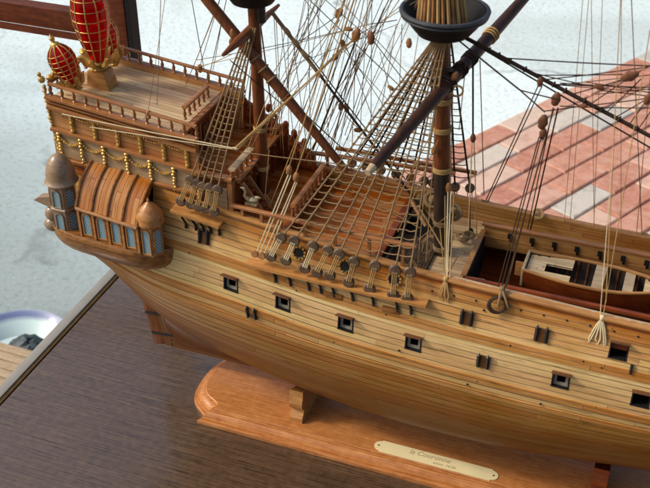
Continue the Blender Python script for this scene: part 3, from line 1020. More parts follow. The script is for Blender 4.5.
m.box(((HX0 + HX1) / 2, -HY - .05, ZD - 1.9), (HX1 - HX0, .2, 3.6))
put('well_side', m, M['dark'], co_o)
m = MB()
m.bar((HX0 + .4, -HY + .1, ZD + .42), (HX0 + 2.0, -HY + .1, ZD + .5), .6, .28)
put('step', m, M['honey'], co_o, bevel=.04)
for x in (-4, -1.5, 3):
    m = MB()
    m.box((x, -2.9, 21.6), (1.6, 1.0, 2.0))
    put('crate', m, M['redwood'], ship, bevel=.08)
# the mast foot fife rail and coils on the main deck
for a in range(4):
    m = MB()
    cx, cy = (-16.9, 2.6) if a % 2 else (-19.4, 2.4)
    cx += a * .25
    m.torus((cx, cy, ZD + .25 + .18 * a), .75 - .08 * a, .12, (0, 0.1, 1), 16, 5)
    m.torus((cx + .1, cy, ZD + .32 + .18 * a), .55, .11, (0.1, 0, 1), 14, 5)
    put('rope_coil', m, M['rope_mid'], ship)

# ------------------------------------------------------------------ railings
def baluster_mesh(h, r=.17):
    m = MB()
    m.lathe([(r * 1.2, 0), (r * 1.2, .08 * h), (r * .6, .16 * h), (r * .8, .3 * h), (r * 1.15, .5 * h), (r * .7, .72 * h), (r * .55, .84 * h), (r * 1.1, .92 * h), (r * 1.1, h)], (0, 0, 0), 8)
    return m
def railing(pts, h, spacing, mat, w=.45, t=.22, parent=ship, ends=True):
    """rail over turned balusters; pts = foot line"""
    pts = [np.array(p, float) for p in pts]
    m = MB()
    m.strip([p + V(0, 0, h) for p in pts], [(-w / 2, 0), (-w / 2, t * .7), (-w / 4, t), (w / 4, t), (w / 2, t * .7), (w / 2, 0)])
    ro = put('railing', m, M[mat], parent)
    seg = [np.linalg.norm(pts[i + 1] - pts[i]) for i in range(len(pts) - 1)]
    tot = sum(seg)
    n = max(2, int(round(tot / spacing)) + 1)
    me = None
    for i in range(n):
        d = min(tot * i / (n - 1), tot - 1e-4)
        k = 0
        while d > seg[k]:
            d -= seg[k]
            k += 1
        p = pts[k] + (pts[k + 1] - pts[k]) * d / seg[k]
        if me is None:
            me = baluster_mesh(h).mesh('baluster', np.zeros(3), M['rail'])
        put('baluster', me, None, ro, loc=p)
    return ro
def upz(x, z41, kz=.115):
    return z41 + kz * (-41 - x)
def upy(x, z):
    # upper works lean inwards a touch
    return 5.22 + max(0, 31 - z) * .02
for sd in (-1, 1):
    railing([(x, sd * 5.2, upz(x, 35.0)) for x in np.linspace(-56, -40.6, 8)], 1.15, 1.28, 'rail')
railing([(-43.2, -2.5, 35.2), (-43.2, 2.5, 35.2)], 1.15, 1.1, 'rail', .5)
railing([(-56.1, -5.0, 36.8), (-56.1, 5.0, 36.8)], 1.1, 1.3, 'rail')
railing([(-37.2, -5.4, 31.0), (-37.2, -1.0, 31.0)], 1.3, 1.2, 'pale', .7)
railing([(-31.7, -4.0, 27.2), (-31.7, 4.2, 27.2)], 1.6, 1.05, 'rail', .55)
for sd in (-1, 1):
    r1 = [(x, sd * (-HS(x, 10)[1] + .02), 27.9 + .0 * x) for x in (-37.2, -33, -28, -23, -18.8)]
    r1 = [(x, y, HS(x, 10)[2] + .12) for x, y, z in r1]
    h = 1.5
    m = MB()
    tops = [V(x, y, 28.9 + (x + 37.2) * .012) for x, y, z in r1]
    m.strip(tops, [(-.25, -.12), (-.25, .1), (-.15, .17), (.15, .17), (.25, .1), (.25, -.12)])
    ro = put('railing', m, M['rail'], ship)
    for x in (-36, -34, -32, -29.5, -26.5, -23.2, -20):
        y = -HS(x, 10)[1] * sd
        m = MB()
        m.bar((x, y, HS(x, 10)[2]), (x, y, 28.85 + (x + 37.2) * .012), .26, .26, (1, 0, 0))
        put('stanchion', m, M['rail'], ro)

# ------------------------------------------------------------------ upper works aft
for sd in (-1, 1):
    X = np.linspace(-56.4, -40.6, 12)
    m = MB()
    prof = lambda x: [(5.1, HS(max(x, -56), 10)[2] - .4), (5.35, HS(max(x, -56), 10)[2]), (5.3, upz(x, 31.4)), (5.2, upz(x, 33.9)), (5.2, upz(x, 35.0)), (4.9, upz(x, 35.0)), (4.9, 31.0)]
    rows = [[(x, sd * y, z) for y, z in prof(x)] for x in X]
    cum = [0, .5, 2.6, 5.2, 6.4, 6.7, 10]
    m.grid(rows, [[(x, c) for c in cum] for x in X])
    for x in (X[0], X[-1]):
        m.add([(x, sd * y, z) for y, z in prof(x)], [list(range(7))])
    side = put('side_panel', m, M['upper'], ship)
    # grey frieze
    m = MB()
    rows = [[(x, sd * 5.32, HS(max(x, -56), 10)[2] + .35), (x, sd * 5.44, HS(max(x, -56), 10)[2] + .4), (x, sd * 5.40, upz(x, 31.25)), (x, sd * 5.25, upz(x, 31.3))] for x in np.linspace(-56.3, -41.2, 12)]
    m.grid(rows)
    put('frieze', m, M['grey_panel'], side)
    for z41, kz, w, hh in ((31.5, .115, .3, .34), (33.9, .115, .34, .36), (34.95, .115, .42, .26), (34.45, .115, .26, .16), (29.15, .058, .3, .34)):
        m = MB()
        m.strip([(x, sd * 5.38, upz(x, z41, kz)) for x in X], [(-w, -hh / 2), (-w, hh / 4), (-w / 2, hh / 2), (w / 2, hh / 2), (w, hh / 4), (w, -hh / 2)])
        put('moulding', m, M['rail'], side)
    # gilded carvings
    cols = [-54.0, -51.5, -49.05, -46.6, -44.15, -41.75]
    me = None
    for x in cols:
        m = MB()
        zz0, zz1 = upz(x, 31.65), upz(x, 33.75)
        hgt = zz1 - zz0
        m.box((x, sd * 5.3, (zz0 + zz1) / 2), (.42, .28, hgt))
        for q, rr in ((.1, .2), (.3, .16), (.5, .22), (.72, .17), (.9, .24)):
            m.ball((x, sd * 5.47, zz0 + hgt * q), rr, 8, (1, .8, 1.1))
        put('carved_bracket', m, M['gold'] if abs(x + 44) > .1 else M['gold'], side)
    for i in range(len(cols)):
        xa = cols[i]
        xb = cols[i + 1] if i + 1 < len(cols) else None
        if xb is None:
            continue
        m = MB()
        for j in range(9):
            t = (j + .5) / 9
            x = xa + (xb - xa) * t
            z = upz(x, 33.6) - .42 * (1 - (2 * t - 1) ** 2) * .8
            m.ball((x, sd * 5.34, z), .11 + .04 * rnd.random(), 6)
        put('garland', m, M['gold'], side)
    c2 = [-55.6, -53.2, -50.7, -48.2, -45.7, -43.2]
    for x in c2:
        m = MB()
        zz0, zz1 = HS(max(x, -56), 10)[2] + .3, upz(x, 31.3)
        hgt = zz1 - zz0
        n = 8
        for j in range(n):
            t = j / (n - 1)
            m.ball((x + .06 * math.sin(j * 2.4), sd * 5.56, zz1 - .1 - t * (hgt - .15)), .26 - .10 * t, 8, (1, .9, .75))
        put('twisted_column', m, M['gold'], side)
    for i in range(len(c2) - 1):
        m = MB()
        for j in range(11):
            t = (j + .5) / 11
            x = c2[i] + (c2[i + 1] - c2[i]) * t
            z = upz(x, 31.0) - .75 * (1 - (2 * t - 1) ** 2)
            m.ball((x, sd * 5.52, z), .1 + .05 * (1 - abs(2 * t - 1)) + .05 * rnd.random(), 6)
        put('garland', m, M['gold'], side)
    # carved stern edge: a chain of gilded beads
    m = MB()
    for j in range(22):
        t = j / 21
        z = 37.6 - 7.6 * t
        x = -56.55 + .75 * t * t
        m.ball((x, sd * 5.3, z), .2 + .05 * math.sin(j * 2.2), 6, (1, 1.2, 1))
    m.ball((-56.7, sd * 5.3, 38.3), .36, 8)
    m.ball((-56.9, sd * 5.3, 38.8), .22, 8)
    put('stern_carving', m, M['gold'], side)
    # step of the quarterdeck side forward of the poop
    m = MB()
    m.box((-39.2, sd * 5.35, 29.2), (3.6, .5, 4.2))
    st_ = put('quarterdeck_side', m, M['upper'], ship)
    m = MB()
    m.box((-38.8, sd * 5.64, 29.3), (2.3, .12, 2.2))
    put('frieze', m, M['grey_panel'], st_, bevel=.04)
    m = MB()
    m.box((-39.1, sd * 5.4, 31.4), (4.1, .9, .3))
    put('moulding', m, M['rail'], st_, bevel=.06)
    m = MB()
    for j in range(7):
        m.ball((-40.6 + .05 * math.sin(j * 2.4), sd * 5.64, 30.6 - .36 * j), .24, 8, (1, .8, .8))
    put('twisted_column', m, M['gold'], st_)
    m = MB()
    m.box((-37.3, sd * 5.4, 29.4), (.5, .7, 4.4))
    put('post', m, M['rail'], st_, bevel=.06)

# poop deck, bulkheads, quarterdeck
def flat(name, x0, x1, y, z0, z1, mat):
    m = MB()
    m.grid([[(x0, -y, z0), (x0, y, z0)], [(x1, -y, z1), (x1, y, z1)]], [[(x0, 20 - y), (x0, 20 + y)], [(x1, 20 - y), (x1, 20 + y)]])
    return put(name, m, mat, ship, smooth=False)
flat('poop_deck', -56.4, -42.6, 4.95, 36.2, 34.8, M['deck'])
m = MB()
m.box((-42.7, 0, 32.8), (.4, 9.9, 4.1))
bk = put('bulkhead', m, M['redwood'], ship)
m = MB()
m.box((-42.4, 0, 34.85), (.5, 10.1, .3))
put('moulding', m, M['rail'], bk, bevel=.05)
for y in (-3.2, -1.2, 1.0, 3.0):
    m = MB()
    m.box((-42.42, y, 32.6), (.2, .3, 3.4))
    put('pilaster', m, M['rail'], bk)
m = MB()
m.box((-42.42, 0, 32.4), (.22, 1.3, 2.6))
put('door', m, M['portlid'], bk, bevel=.05)
flat('quarter_deck', -43, -37.1, 5.1, 31.0, 30.9, M['red_deck'])
m = MB()
m.box((-37.2, 0, 29.0), (.4, 10.3, 3.8))
bk = put('bulkhead', m, M['redwood'], ship)
for y in (-3.6, -2.2, -.8, .8, 2.2, 3.6):
    m = MB()
    m.box((-36.95, y, 29.0), (.22, .35, 3.5))
    m.ball((-36.8, y, 30.5), .3, 8)
    m.ball((-36.82, y, 29.6), .22, 8)
    put('carved_pilaster', m, M['redwood'], bk)
m = MB()
m.bar((-36.9, -4.9, 30.9), (-36.9, 4.9, 30.9), .5, .3)
put('moulding', m, M['rail'], bk, bevel=.06)
# stair and bench on the half deck
m = MB()
for i in range(5):
    m.box((-36.4 + .45 * i, -3.9, 30.2 - .62 * i), (.5, 1.2, .14))
sto = put('stair', m, M['redwood'], ship)
for y in (-4.55, -3.25):
    m = MB()
    m.bar((-36.6, y, 30.7), (-34.2, y, 27.3), .12, .5)
    put('stringer', m, M['rail'], sto)
# carved scroll work stepping down the far bulwark
m = MB()
for i, (x, z, r_) in enumerate(((-41.0, 33.8, .7), (-40.2, 32.9, .6), (-39.3, 33.2, .5), (-38.4, 32.3, .6), (-37.5, 32.6, .5), (-36.6, 31.4, .7), (-35.8, 30.4, .55), (-35.2, 30.9, .35), (-34.6, 29.9, .5), (-33.8, 29.4, .4))):
    m.torus((x, 5.4, z), r_ * .7, r_ * .38, (0, 1, 0.1), 12, 6)
    m.ball((x + .1, 5.4, z - .5), r_ * .8, 8)
for x, z in ((-36.2, 32.0), (-35.3, 31.2), (-38.0, 33.6), (-34.2, 30.4)):
    m.ball((x, 5.4, z), .35, 8, (1, 1, 1.4))
put('scroll_carving', m, M['redwood'], ship)
m = MB()
m.prism([(-41, 5.2, 28), (-41, 5.2, 34.2), (-39.5, 5.2, 33.6), (-38, 5.2, 32.4), (-36.4, 5.2, 31.4), (-35, 5.2, 30.0), (-33, 5.2, 29.2), (-33, 5.2, 27.5)], (0, .4, 0))
put('bulwark', m, M['redwood'], ship)
# gilded swan on the half deck
sw = atx(251, 198, -35.6)
m = MB()
m.ball(sw + V(0, .2, -.25), .42, 10, (1.5, .9, .7))
m.tube([sw + V(-.3, -.1, -.1), sw + V(-.55, -.25, .3), sw + V(-.45, -.25, .75), sw + V(-.62, -.25, 1.1), sw + V(-.95, -.3, 1.15)], [.22, .16, .13, .15, .06], 8)
m.ball(sw + V(.5, .3, .0), .25, 8, (1.6, .6, .6))
m.box(sw + V(0, .1, -.65), (1.2, .6, .25))
put('swan_figure', m, M['silver'], ship)

# ------------------------------------------------------------------ quarter gallery
GF = MB()
def gal_out(x):
    # plan outline of the gallery floor: half breadth outside the hull
    a = (x + 49.9) / 7.1
    return 5.6 + 3.75 * max(0.0, 1 - abs(a) ** (5 if a < 0 else 3.4)) ** (.5 if a < 0 else .7)
X = np.concatenate([np.linspace(-57.0, -55.5, 6), np.linspace(-55, -45, 11), np.linspace(-44.5, -42.8, 6)])
rows = []
for x in X:
    o = gal_out(x)
    zt = 23.6 - .075 * (x + 52)
    k_ = (o - 5.6) / 3.75
    rows.append([(x, -5.4, zt + .2), (x, -o + .15, zt + .2), (x, -o, zt), (x, -o, zt - .35), (x, -o + .2 * k_, zt - .45), (x, -o + .15 * k_, zt - .75), (x, -5.6 - 3.5 * k_, zt - .9 - .5 * k_), (x, -5.6 - 2.9 * k_, zt - 1.0 - 1.3 * k_), (x, -5.6 - 1.8 * k_, zt - 1.1 - 2.1 * k_), (x, -5.6 - .5 * k_, zt - 1.2 - 2.7 * k_), (x, -5.2, zt - 1.3 - 3.1 * k_)])
GF.grid(rows)
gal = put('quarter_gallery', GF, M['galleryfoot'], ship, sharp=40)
# arched roof with ribs
def roof_pt(x, t, lift=0.0):
    """t 0 (hull) .. 1 (eave)"""
    y = 5.05 + 3.9 * (.6 * math.sin(t * math.pi / 2) + .4 * t)
    sl = -.12 * (x + 52)
    z = 26.55 + 3.9 * (.65 * math.cos(t * math.pi / 2 * .92) ** .9 + .35 * (1 - t * .9)) + sl
    if t > .97:
        y += .15
    return V(x, -(y + lift * math.sin(t * 1.4)), z + lift * math.cos(t * 1.3))
X = np.linspace(-52.3, -45.7, 12)
T = np.linspace(0, 1, 9)
m = MB()
m.grid([[roof_pt(x, t) for t in T] for x in X], [[(t * 5, x + 60) for t in T] for x in X])
m.grid([[roof_pt(x, t) - V(0, 0, .0) + V(0, 0, -.18) for t in T] for x in X], [[(t * 5, x + 60) for t in T] for x in X])
for x in (X[0], X[-1]):
    m.add([roof_pt(x, t) for t in T] + [V(x, -5.4, 26.5)], [list(range(len(T) + 1))])
m.box((-49.0, -9.0, 26.55 + .12 * 3 - .72), (.01, .01, .01))
put('roof', m, M['gallery'], gal)
for x in np.linspace(-52.3, -45.7, 5):
    m = MB()
    m.tube([roof_pt(x, t, .08) for t in T], .14, 6)
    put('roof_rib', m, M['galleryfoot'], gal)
m = MB()
m.tube([roof_pt(x, 1.0, .05) for x in X], .2, 6)
put('eave_moulding', m, M['gallerywood'], gal)
# wall under the eave
zfl = lambda x: 23.6 - .075 * (x + 52) + .2
m = MB()
rows = [[(x, -8.85, zfl(x) - .1), (x, -8.8, roof_pt(x, 1)[2] + .1)] for x in (-52.3, -45.7)]
m.grid(rows)
m.add([(-45.7, -8.85, 22.9), (-45.7, -5.5, 22.9), (-45.7, -5.5, 29), (-45.7, -8.8, 26)], [[0, 1, 2, 3]])
put('gallery_wall', m, M['gallerywood'], gal, smooth=False)
def window(c, w, h, nrm, parent, up=(0, 0, 1), frame='gallerywood', ft=.13):
    """arched leaded light; c = bottom centre"""
    nrm = np.array(nrm, float)
    nrm /= np.linalg.norm(nrm)
    up = np.array(up, float)
    sd = np.cross(up, nrm)
    sd /= np.linalg.norm(sd)
    def arch(w_, h_, b=0):
        pts = [(-w_ / 2, b), (w_ / 2, b)]
        r = w_ / 2
        for a in np.linspace(0, 180, 9):
            pts.append((r * math.cos(R(a)), h_ - r + r * math.sin(R(a))))
        return pts
    m = MB()
    o_ = arch(w + 2 * ft, h + ft, -ft)
    i_ = arch(w, h)
    n = len(o_)
    P = [c + sd * a + up * b + nrm * .12 for a, b in o_] + [c + sd * a + up * b + nrm * .12 for a, b in i_] + [c + sd * a + up * b - nrm * .05 for a, b in o_] + [c + sd * a + up * b - nrm * .02 for a, b in i_]
    F = []
    for j in range(n):
        q = (j + 1) % n
        F += [[j, q, n + q, n + j], [j, 2 * n + j, 2 * n + q, q], [n + j, n + q, 3 * n + q, 3 * n + j]]
    m.add(P, F)
    wo = put('window', m, M[frame], parent, sharp=30)
    # the glass belongs to the window frame mesh level; keep it as a second slot
    me = wo.data
    bm = bmesh.new()
    bm.from_mesh(me)
    uvl = bm.loops.layers.uv.verify()
    po = ORG[parent.name]
    vs = [bm.verts.new(tuple(((c + sd * a + up * b + nrm * .03) - po) * U)) for a, b in i_]
    f = bm.faces.new(vs)
    f.material_index = 1
    for lp_, (a, b) in zip(f.loops, i_):
        lp_[uvl].uv = (a, b)
    bm.to_mesh(me)
    bm.free()
    me.materials.append(M['leaded'])
    return wo
for x in (-51.45, -49.85, -48.25, -46.65):
    window(V(x, -8.86, zfl(x) + .35), .78, 2.35, (0, -1, .02), gal)
for x in (-52.25, -50.65, -49.05, -47.45, -45.85):
    m = MB()
    m.box((x, -8.95, (zfl(x) + roof_pt(x, 1)[2]) / 2), (.26, .2, roof_pt(x, 1)[2] - zfl(x) + .1))
    put('pilaster', m, M['gallerywood'], gal)
def turret(c, r, h, dome, floors, mat, name='turret', w=.72, pointed=False):
    c = np.array(c, float)
    m = MB()
    N = 6
    m.lathe([(r, 0), (r, h)], c, N)
    t_ = put(name, m, M[mat], gal, smooth=False)
    m = MB()
    if pointed:
        pr = [(r * 1.12, 0), (r * 1.18, .2), (r * 1.12, .45), (r * 1.12, .8), (r * .98, dome * .5), (r * .72, dome * .72), (r * .34, dome * .9), (.12, dome), (.14, dome + .2), (.02, dome + .45)]
    else:
        pr = [(r * 1.1, 0), (r * 1.2, .2), (r * 1.1, .4)] + [(r * 1.05 * math.cos(R(a)), .5 + (dome - .5) * math.sin(R(a))) for a in (0, 12, 25, 40, 55, 68, 80, 88)]
    m.lathe(pr, c + V(0, 0, h), 20)
    put('dome', m, M[mat], gal)
    for fl in range(floors):
        zb = h / floors * fl + .35
        hh = h / floors - .75
        for j in range(N):
            a0 = 2 * math.pi * (j + .5) / N
            # same frame as lathe: a = x cross y
            ax = np.cross((0, 0, 1.0), (0, 1.0, 0))
            ax /= np.linalg.norm(ax)
            bx = np.cross((0, 0, 1.0), ax)
            nr = ax * math.cos(a0) + bx * math.sin(a0)
            if nr[1] > .4:
                continue
            window(c + nr * (r * math.cos(math.pi / N) + .02) + V(0, 0, zb), w, hh, nr, gal, frame=mat, ft=.1)
    for fl in range(1, floors):
        m = MB()
        m.lathe([(r * 1.02, -.2), (r * 1.14, -.08), (r * 1.14, .08), (r * 1.02, .2)], c + V(0, 0, h / floors * fl), 6)
        put('string_course', m, M[mat], gal, smooth=False)
turret((-54.6, -7.6, 23.6), 1.4, 5.2, 3.1, 2, 'turret', w=.76)
turret((-45.0, -7.75, 22.95), 1.2, 3.4, 2.3, 1, 'gallerywood', w=.72, pointed=True)
m = MB()
m.prism([(-55.6, -8.2, 25.7), (-57.9, -8.2, 26.3), (-57.3, -8.2, 26.7), (-55.6, -8.2, 27.2)], (0, .9, 0))
m.ball((-56.2, -7.9, 24.9), .75, 10, (1, .8, 1.1))
m.ball((-56.3, -8.0, 23.7), .85, 10, (1, .8, .9))
put('carved_bracket', m, M['turret'], gal)
# lower counter of the stern beside the rudder
m = MB()
m.lathe([(1.0, -1.6), (1.4, -.8), (1.3, .2), (.9, .8)], (-57.0, -3.2, 21.2), 10)
put('stern_bracket', m, M['redwood'], ship)

# ------------------------------------------------------------------ stern lanterns
def lantern(foot, r, h, lean, name='stern_lantern'):
    """globe lantern tapering to its gilded foot"""
    foot = np.array(foot, float)
    ax = np.array(lean, float)
    ax /= np.linalg.norm(ax)
    pr = [(.34 * r, 0), (.55 * r, .12 * h), (.8 * r, .32 * h), (.97 * r, .5 * h), (r, .64 * h), (.92 * r, .78 * h), (.68 * r, .9 * h), (.3 * r, h)]
    m = MB()
    m.lathe(pr, foot, 20, ax)
    lo = put(name, m, M['redglass'], ship)
    a = np.cross(ax, (0, 1.0, 0))
    a /= np.linalg.norm(a)
    b = np.cross(ax, a)
    for j in range(10):
        t = 2 * math.pi * j / 10
        d = a * math.cos(t) + b * math.sin(t)
        m = MB()
        m.tube([foot + ax * z + d * (q + .03) for q, z in pr], .065, 6)
        put('gilded_rib', m, M['gold'], lo)
    for q in (.2, .32, .44, .56, .68, .8):
        m = MB()
        rr = float(np.interp(q * h, [z for _, z in pr], [x for x, _ in pr]))
        m.torus(foot + ax * q * h, rr + .02, .04, ax, 24, 5)
        put('gilded_hoop', m, M['gold'], lo)
    m = MB()
    m.lathe([(.4 * r, -.1), (.34 * r, .15), (.12 * r, .3), (.2 * r, .55), (.22 * r, .75), (.08 * r, 1.0), (.02, 1.15)], foot + ax * h, 10, ax)
    put('finial', m, M['gold'], lo)
    m = MB()
    m.lathe([(.2 * r, -.9), (.5 * r, -.6), (.3 * r, -.3), (.52 * r, 0), (.45 * r, .2)], foot, 12, ax)
    for j in range(7):
        t = 2 * math.pi * j / 7
        d = a * math.cos(t) + b * math.sin(t)
        m.tube([foot + d * .3 * r - ax * .3, foot + d * .75 * r + ax * .1, foot + d * .95 * r + ax * .75, foot + d * 1.15 * r + ax * .9], [.22, .26, .2, .06], 6)
    put('gilded_foot', m, M['gold'], lo)
    return lo
lantern(at(98, 62, 0), 1.75, 8.2, (-.03, 0, 1))
fl = at(74, 84, -3.4)
lantern(fl, 1.25, 4.2, (-.3, -.1, 1))
lantern(fl + V(0.3, 6.8, 0), 1.25, 4.2, (-.3, .1, 1))
m = MB()
p = at(99, 62, 0)
m.prism([(p[0] - .9, -.9, p[2] - .7), (p[0] + .9, -.9, p[2] - .7), (p[0] + 1.35, -.9, 35.8), (p[0] - 1.2, -.9, 35.8)], (0, 1.8, 0))
put('lantern_bracket', m, M['honey'], ship, bevel=.08)
m = MB()
for dx in range(7):
    m.ball((-56.2 + .2 * math.sin(dx * 2), -4.6 + dx * .65, 38.3 + .35 * math.sin(dx * 1.7)), .38, 8, (1, 1.3, .8))
    m.ball((-56.2, 4.6 - dx * .65, 38.3 + .35 * math.sin(dx * 1.7)), .38, 8, (1, 1.3, .8))
put('stern_carving', m, M['gold'], ship)

# ------------------------------------------------------------------ masts, tops, yards
mm0, mm1 = V(-17.9, 0, 23.0), V(-20.2, 0, 58.0)
mmP = lambda z: mm0 + (mm1 - mm0) * (z - mm0[2]) / (mm1[2] - mm0[2])
m = MB()
m.tube([mmP(z) for z in (33.4, 36, 42, 49.5)], [.78, .76, .74, .7], 20)
main = put('main_mast', m, M['mast'], ship)
m = MB()
m.tube([mmP(z) for z in (23, 27, 33.4)], [.8, .8, .78], 20)
put('mast_foot', m, M['mast_dark'], main)
for z in (25.0, 27.8, 33.4, 37.4, 40.2):
    m = MB()
    for d in (-.16, 0, .16):
        m.torus(mmP(z + d), .8, .1, (mm1 - mm0), 20, 6)
    put('rope_woolding', m, M['rope_tan'] if z > 30 else M['rope_mid'], main)
m = MB()
m.tube([mmP(48) + V(.9, 0, 0), mmP(58) + V(.9, 0, 0)], [.6, .5], 16)
put('topmast', m, M['mast'], main)
tc_ = at(445, 9, 0)
m = MB()
m.lathe([(1.2, -2.3), (2.2, -2.1), (2.9, -1.25), (3.4, -.5), (3.7, -.35), (3.75, -.1), (3.65, .05), (3.35, .0), (3.05, -.35), (2.6, -1.15), (1.9, -1.6), (1.0, -1.7)], tc_, 40)
top = put('main_top', m, M['black'], ship)
m = MB()
m.lathe([(1.8, -1.58), (1.8, -1.5)], tc_, 24)
put('floor', m, M['mast_dark'], top)
m = MB()
m.torus(tc_ + V(0, 0, -.08), 3.62, .2, (0, 0, 1), 40, 8)
m.torus(tc_ + V(0, 0, -.42), 3.58, .13, (0, 0, 1), 40, 6)
put('rim', m, plain('slate_rim_paint', srgb(62, 66, 70), rough=.5), top)
# topmast shrouds falling into the bowl
for j in range(14):
    a = R(188 + 12 * j)
    b0 = tc_ + V(2.2 * math.cos(a), 2.2 * math.sin(a), -1.1)
    b1_ = tc_ + V(.8 * math.cos(a) - .9, .8 * math.sin(a), 9)
    m = MB()
    m.tube(sag(b0, b0 + (b1_ - b0) * .5, 0, 2), .16, 6)
    put('deadeye_lanyard', m, M['rope_tan'] if j % 2 else M['block'], top)
    m = MB()
    m.tube(sag(b0 + (b1_ - b0) * .45, b1_, 0, 3), .07, 5)
    put('topmast_shroud', m, M['rope_mid'], top)

yN, yF = at(373, 167, -12), at(526, -4, 13)
yF2 = yN + (yF - yN) * 1.12
m = MB()
T = np.linspace(0, 1, 12)
m.tube([yN + (yF2 - yN) * t for t in T], [.42 + .20 * math.sin(math.pi * min(1, t * 1.0)) for t in T], 14)
yard = put('main_yard', m, M['yard'], ship)
m = MB()
m.tube([yN - (yF - yN) * .03, yN + (yF - yN) * .004], [.28, .4], 10)
put('yard_tip', m, M['pale'], yard)
for t in (.40, .47, .53, .66):
    p = yN + (yF2 - yN) * t
    m = MB()
    for d in (-.012, 0, .012):
        m.torus(p + (yF2 - yN) * d, .63, .1, (yF2 - yN), 16, 5)
    put('rope_lashing', m, M['rope_dark'] if t < .6 else M['rope_tan'], yard)
# parrel bundle lashing yard to mast
m = MB()
pc = yN + (yF2 - yN) * .44
for i in range(5):
    m.torus(mmP(pc[2] - .9 + .4 * i), .95, .14, (.1, .15 * i - .3, 1), 16, 6)
put('parrel', m, M['mast_dark'], ship)

zm0, zm1 = V(-36.4, 0, 26), V(-37.0, 0, 60)
zP = lambda z: zm0 + (zm1 - zm0) * (z - zm0[2]) / (zm1[2] - zm0[2])
m = MB()
m.tube([zP(z) for z in (26, 34, 40, 47)], [.6, .58, .56, .52], 16)
miz = put('mizzen_mast', m, M['mast'], ship)
for z in (30.0, 34.2):
    m = MB()
    for d in (-.14, 0, .14):
        m.torus(zP(z + d), .6, .09, (0, 0, 1), 16, 6)
    put('rope_woolding', m, M['rope_tan'], miz)
mt = at(252, -20, 0)
m = MB()
m.lathe([(1.0, -2.2), (1.9, -1.9), (2.6, -.9), (3.2, -.25), (3.4, 0), (3.2, .12), (2.8, -.2), (2.0, -1.3), (.8, -1.6)], mt, 32)
put('mizzen_top', m, M['black'], ship)
m = MB()
m.tube([zP(45) + V(.7, 0, 0), zP(58) + V(.7, 0, 0)], [.45, .36], 12)
put('topmast', m, M['mast_dark'], miz)
# lateen yard: lower end forward
lA, lB = at(347, 172, -1.0), at(256, 60, -.9)
lC = lA + (lB - lA) * 2.2
m = MB()
T = np.linspace(0, 1, 10)
m.tube([lA + (lC - lA) * t for t in T], [.36 + .16 * math.sin(math.pi * t) for t in T], 12)
lat = put('lateen_yard', m, M['mast'], ship)
for t in (.38, .42, .46):
    m = MB()
    m.torus(lA + (lC - lA) * t, .54, .1, (lC - lA), 14, 5)
    put('rope_lashing', m, M['rope_mid'], lat)
cN, cF = at(223, 55, -5.5), at(252, 29, 0)
m = MB()
m.tube([cN, cN + (cF - cN) * .5, cF, cF + (cF - cN)], [.16, .42, .5, .16], 10)
put('crossjack_yard', m, M['mast'], ship)

# ------------------------------------------------------------------ channels, deadeyes, shrouds
def channel(x0, x1, z0, z1, wout, name='channel'):
    m = MB()
    rows = []
    for x in np.linspace(x0, x1, 9):
        z = z0 + (z1 - z0) * (x - x0) / (x1 - x0)
        h = HZ(x, z)
        rows.append([(x, h[1] + .2, z - .14), (x, h[1] - wout, z - .14), (x, h[1] - wout, z + .12), (x, h[1] + .2, z + .12), (x, h[1] + .2, z - .14)])
    m.grid(rows)
    m.add(rows[0][:4], [[0, 1, 2, 3]])
    m.add(rows[-1][:4], [[0, 1, 2, 3]])
    return put(name, m, M['honey'], ship, smooth=False)
CH0, CH1 = (-35.0, 23.9), (-17.2, 24.0)
channel(CH0[0], CH1[0], CH0[1], CH1[1], 1.15)
channel(-43.2, -38.0, 27.5, 26.9, 1.2)
chz = lambda x: CH0[1] + (CH1[1] - CH0[1]) * (x - CH0[0]) / (CH1[0] - CH0[0])

def disc(c, r, t, nrm):
    m = MB()
    m.lathe([(r * .88, -t / 2), (r, -t / 4), (r * .92, 0), (r, t / 4), (r * .88, t / 2)], c, 16, nrm)
    nrm = np.array(nrm, float)
    a = np.cross(nrm, (0, 0, 1.0))
    a /= np.linalg.norm(a)
    b = np.cross(a, nrm)
    return m, a, b
def deadeye_pair(lo, up, r, lanyard, mat, lm):
    """lower and upper deadeye with the lanyard rove between them"""
    d = up - lo
    d = d / np.linalg.norm(d)
    lo = lo + d * .22
    nrm = np.cross(d, (1.0, 0, 0))
    nrm /= np.linalg.norm(nrm)
    if nrm[1] > 0:
        nrm = -nrm
    nrm = nrm + V(.25, -.1, .35)          # canted a little up and forward
    nrm -= d * (nrm @ d) * .6
    nrm /= np.linalg.norm(nrm)
    side = np.cross(nrm, d)
    m, _, _ = disc(lo, r, r * .6, nrm)
    m.torus(lo, r * .98, r * .13, nrm, 16, 5)
    l_ = put('deadeye', m, mat, ship)
    m, _, _ = disc(up, r, r * .6, nrm)
    m.torus(up, r * .98, r * .13, nrm, 16, 5)
    u_ = put('deadeye', m, mat, ship)
    m = MB()
    for k in (-.34, 0, .34):
        for q in (-.1, .1):
            m.tube([lo + side * (k + q * .6) * r + nrm * r * .34 + d * .3 * r, up + side * (k - q * .6) * r + nrm * r * .34 - d * .3 * r], .045, 4)
    put('lanyard', m, lm, u_)
    return u_

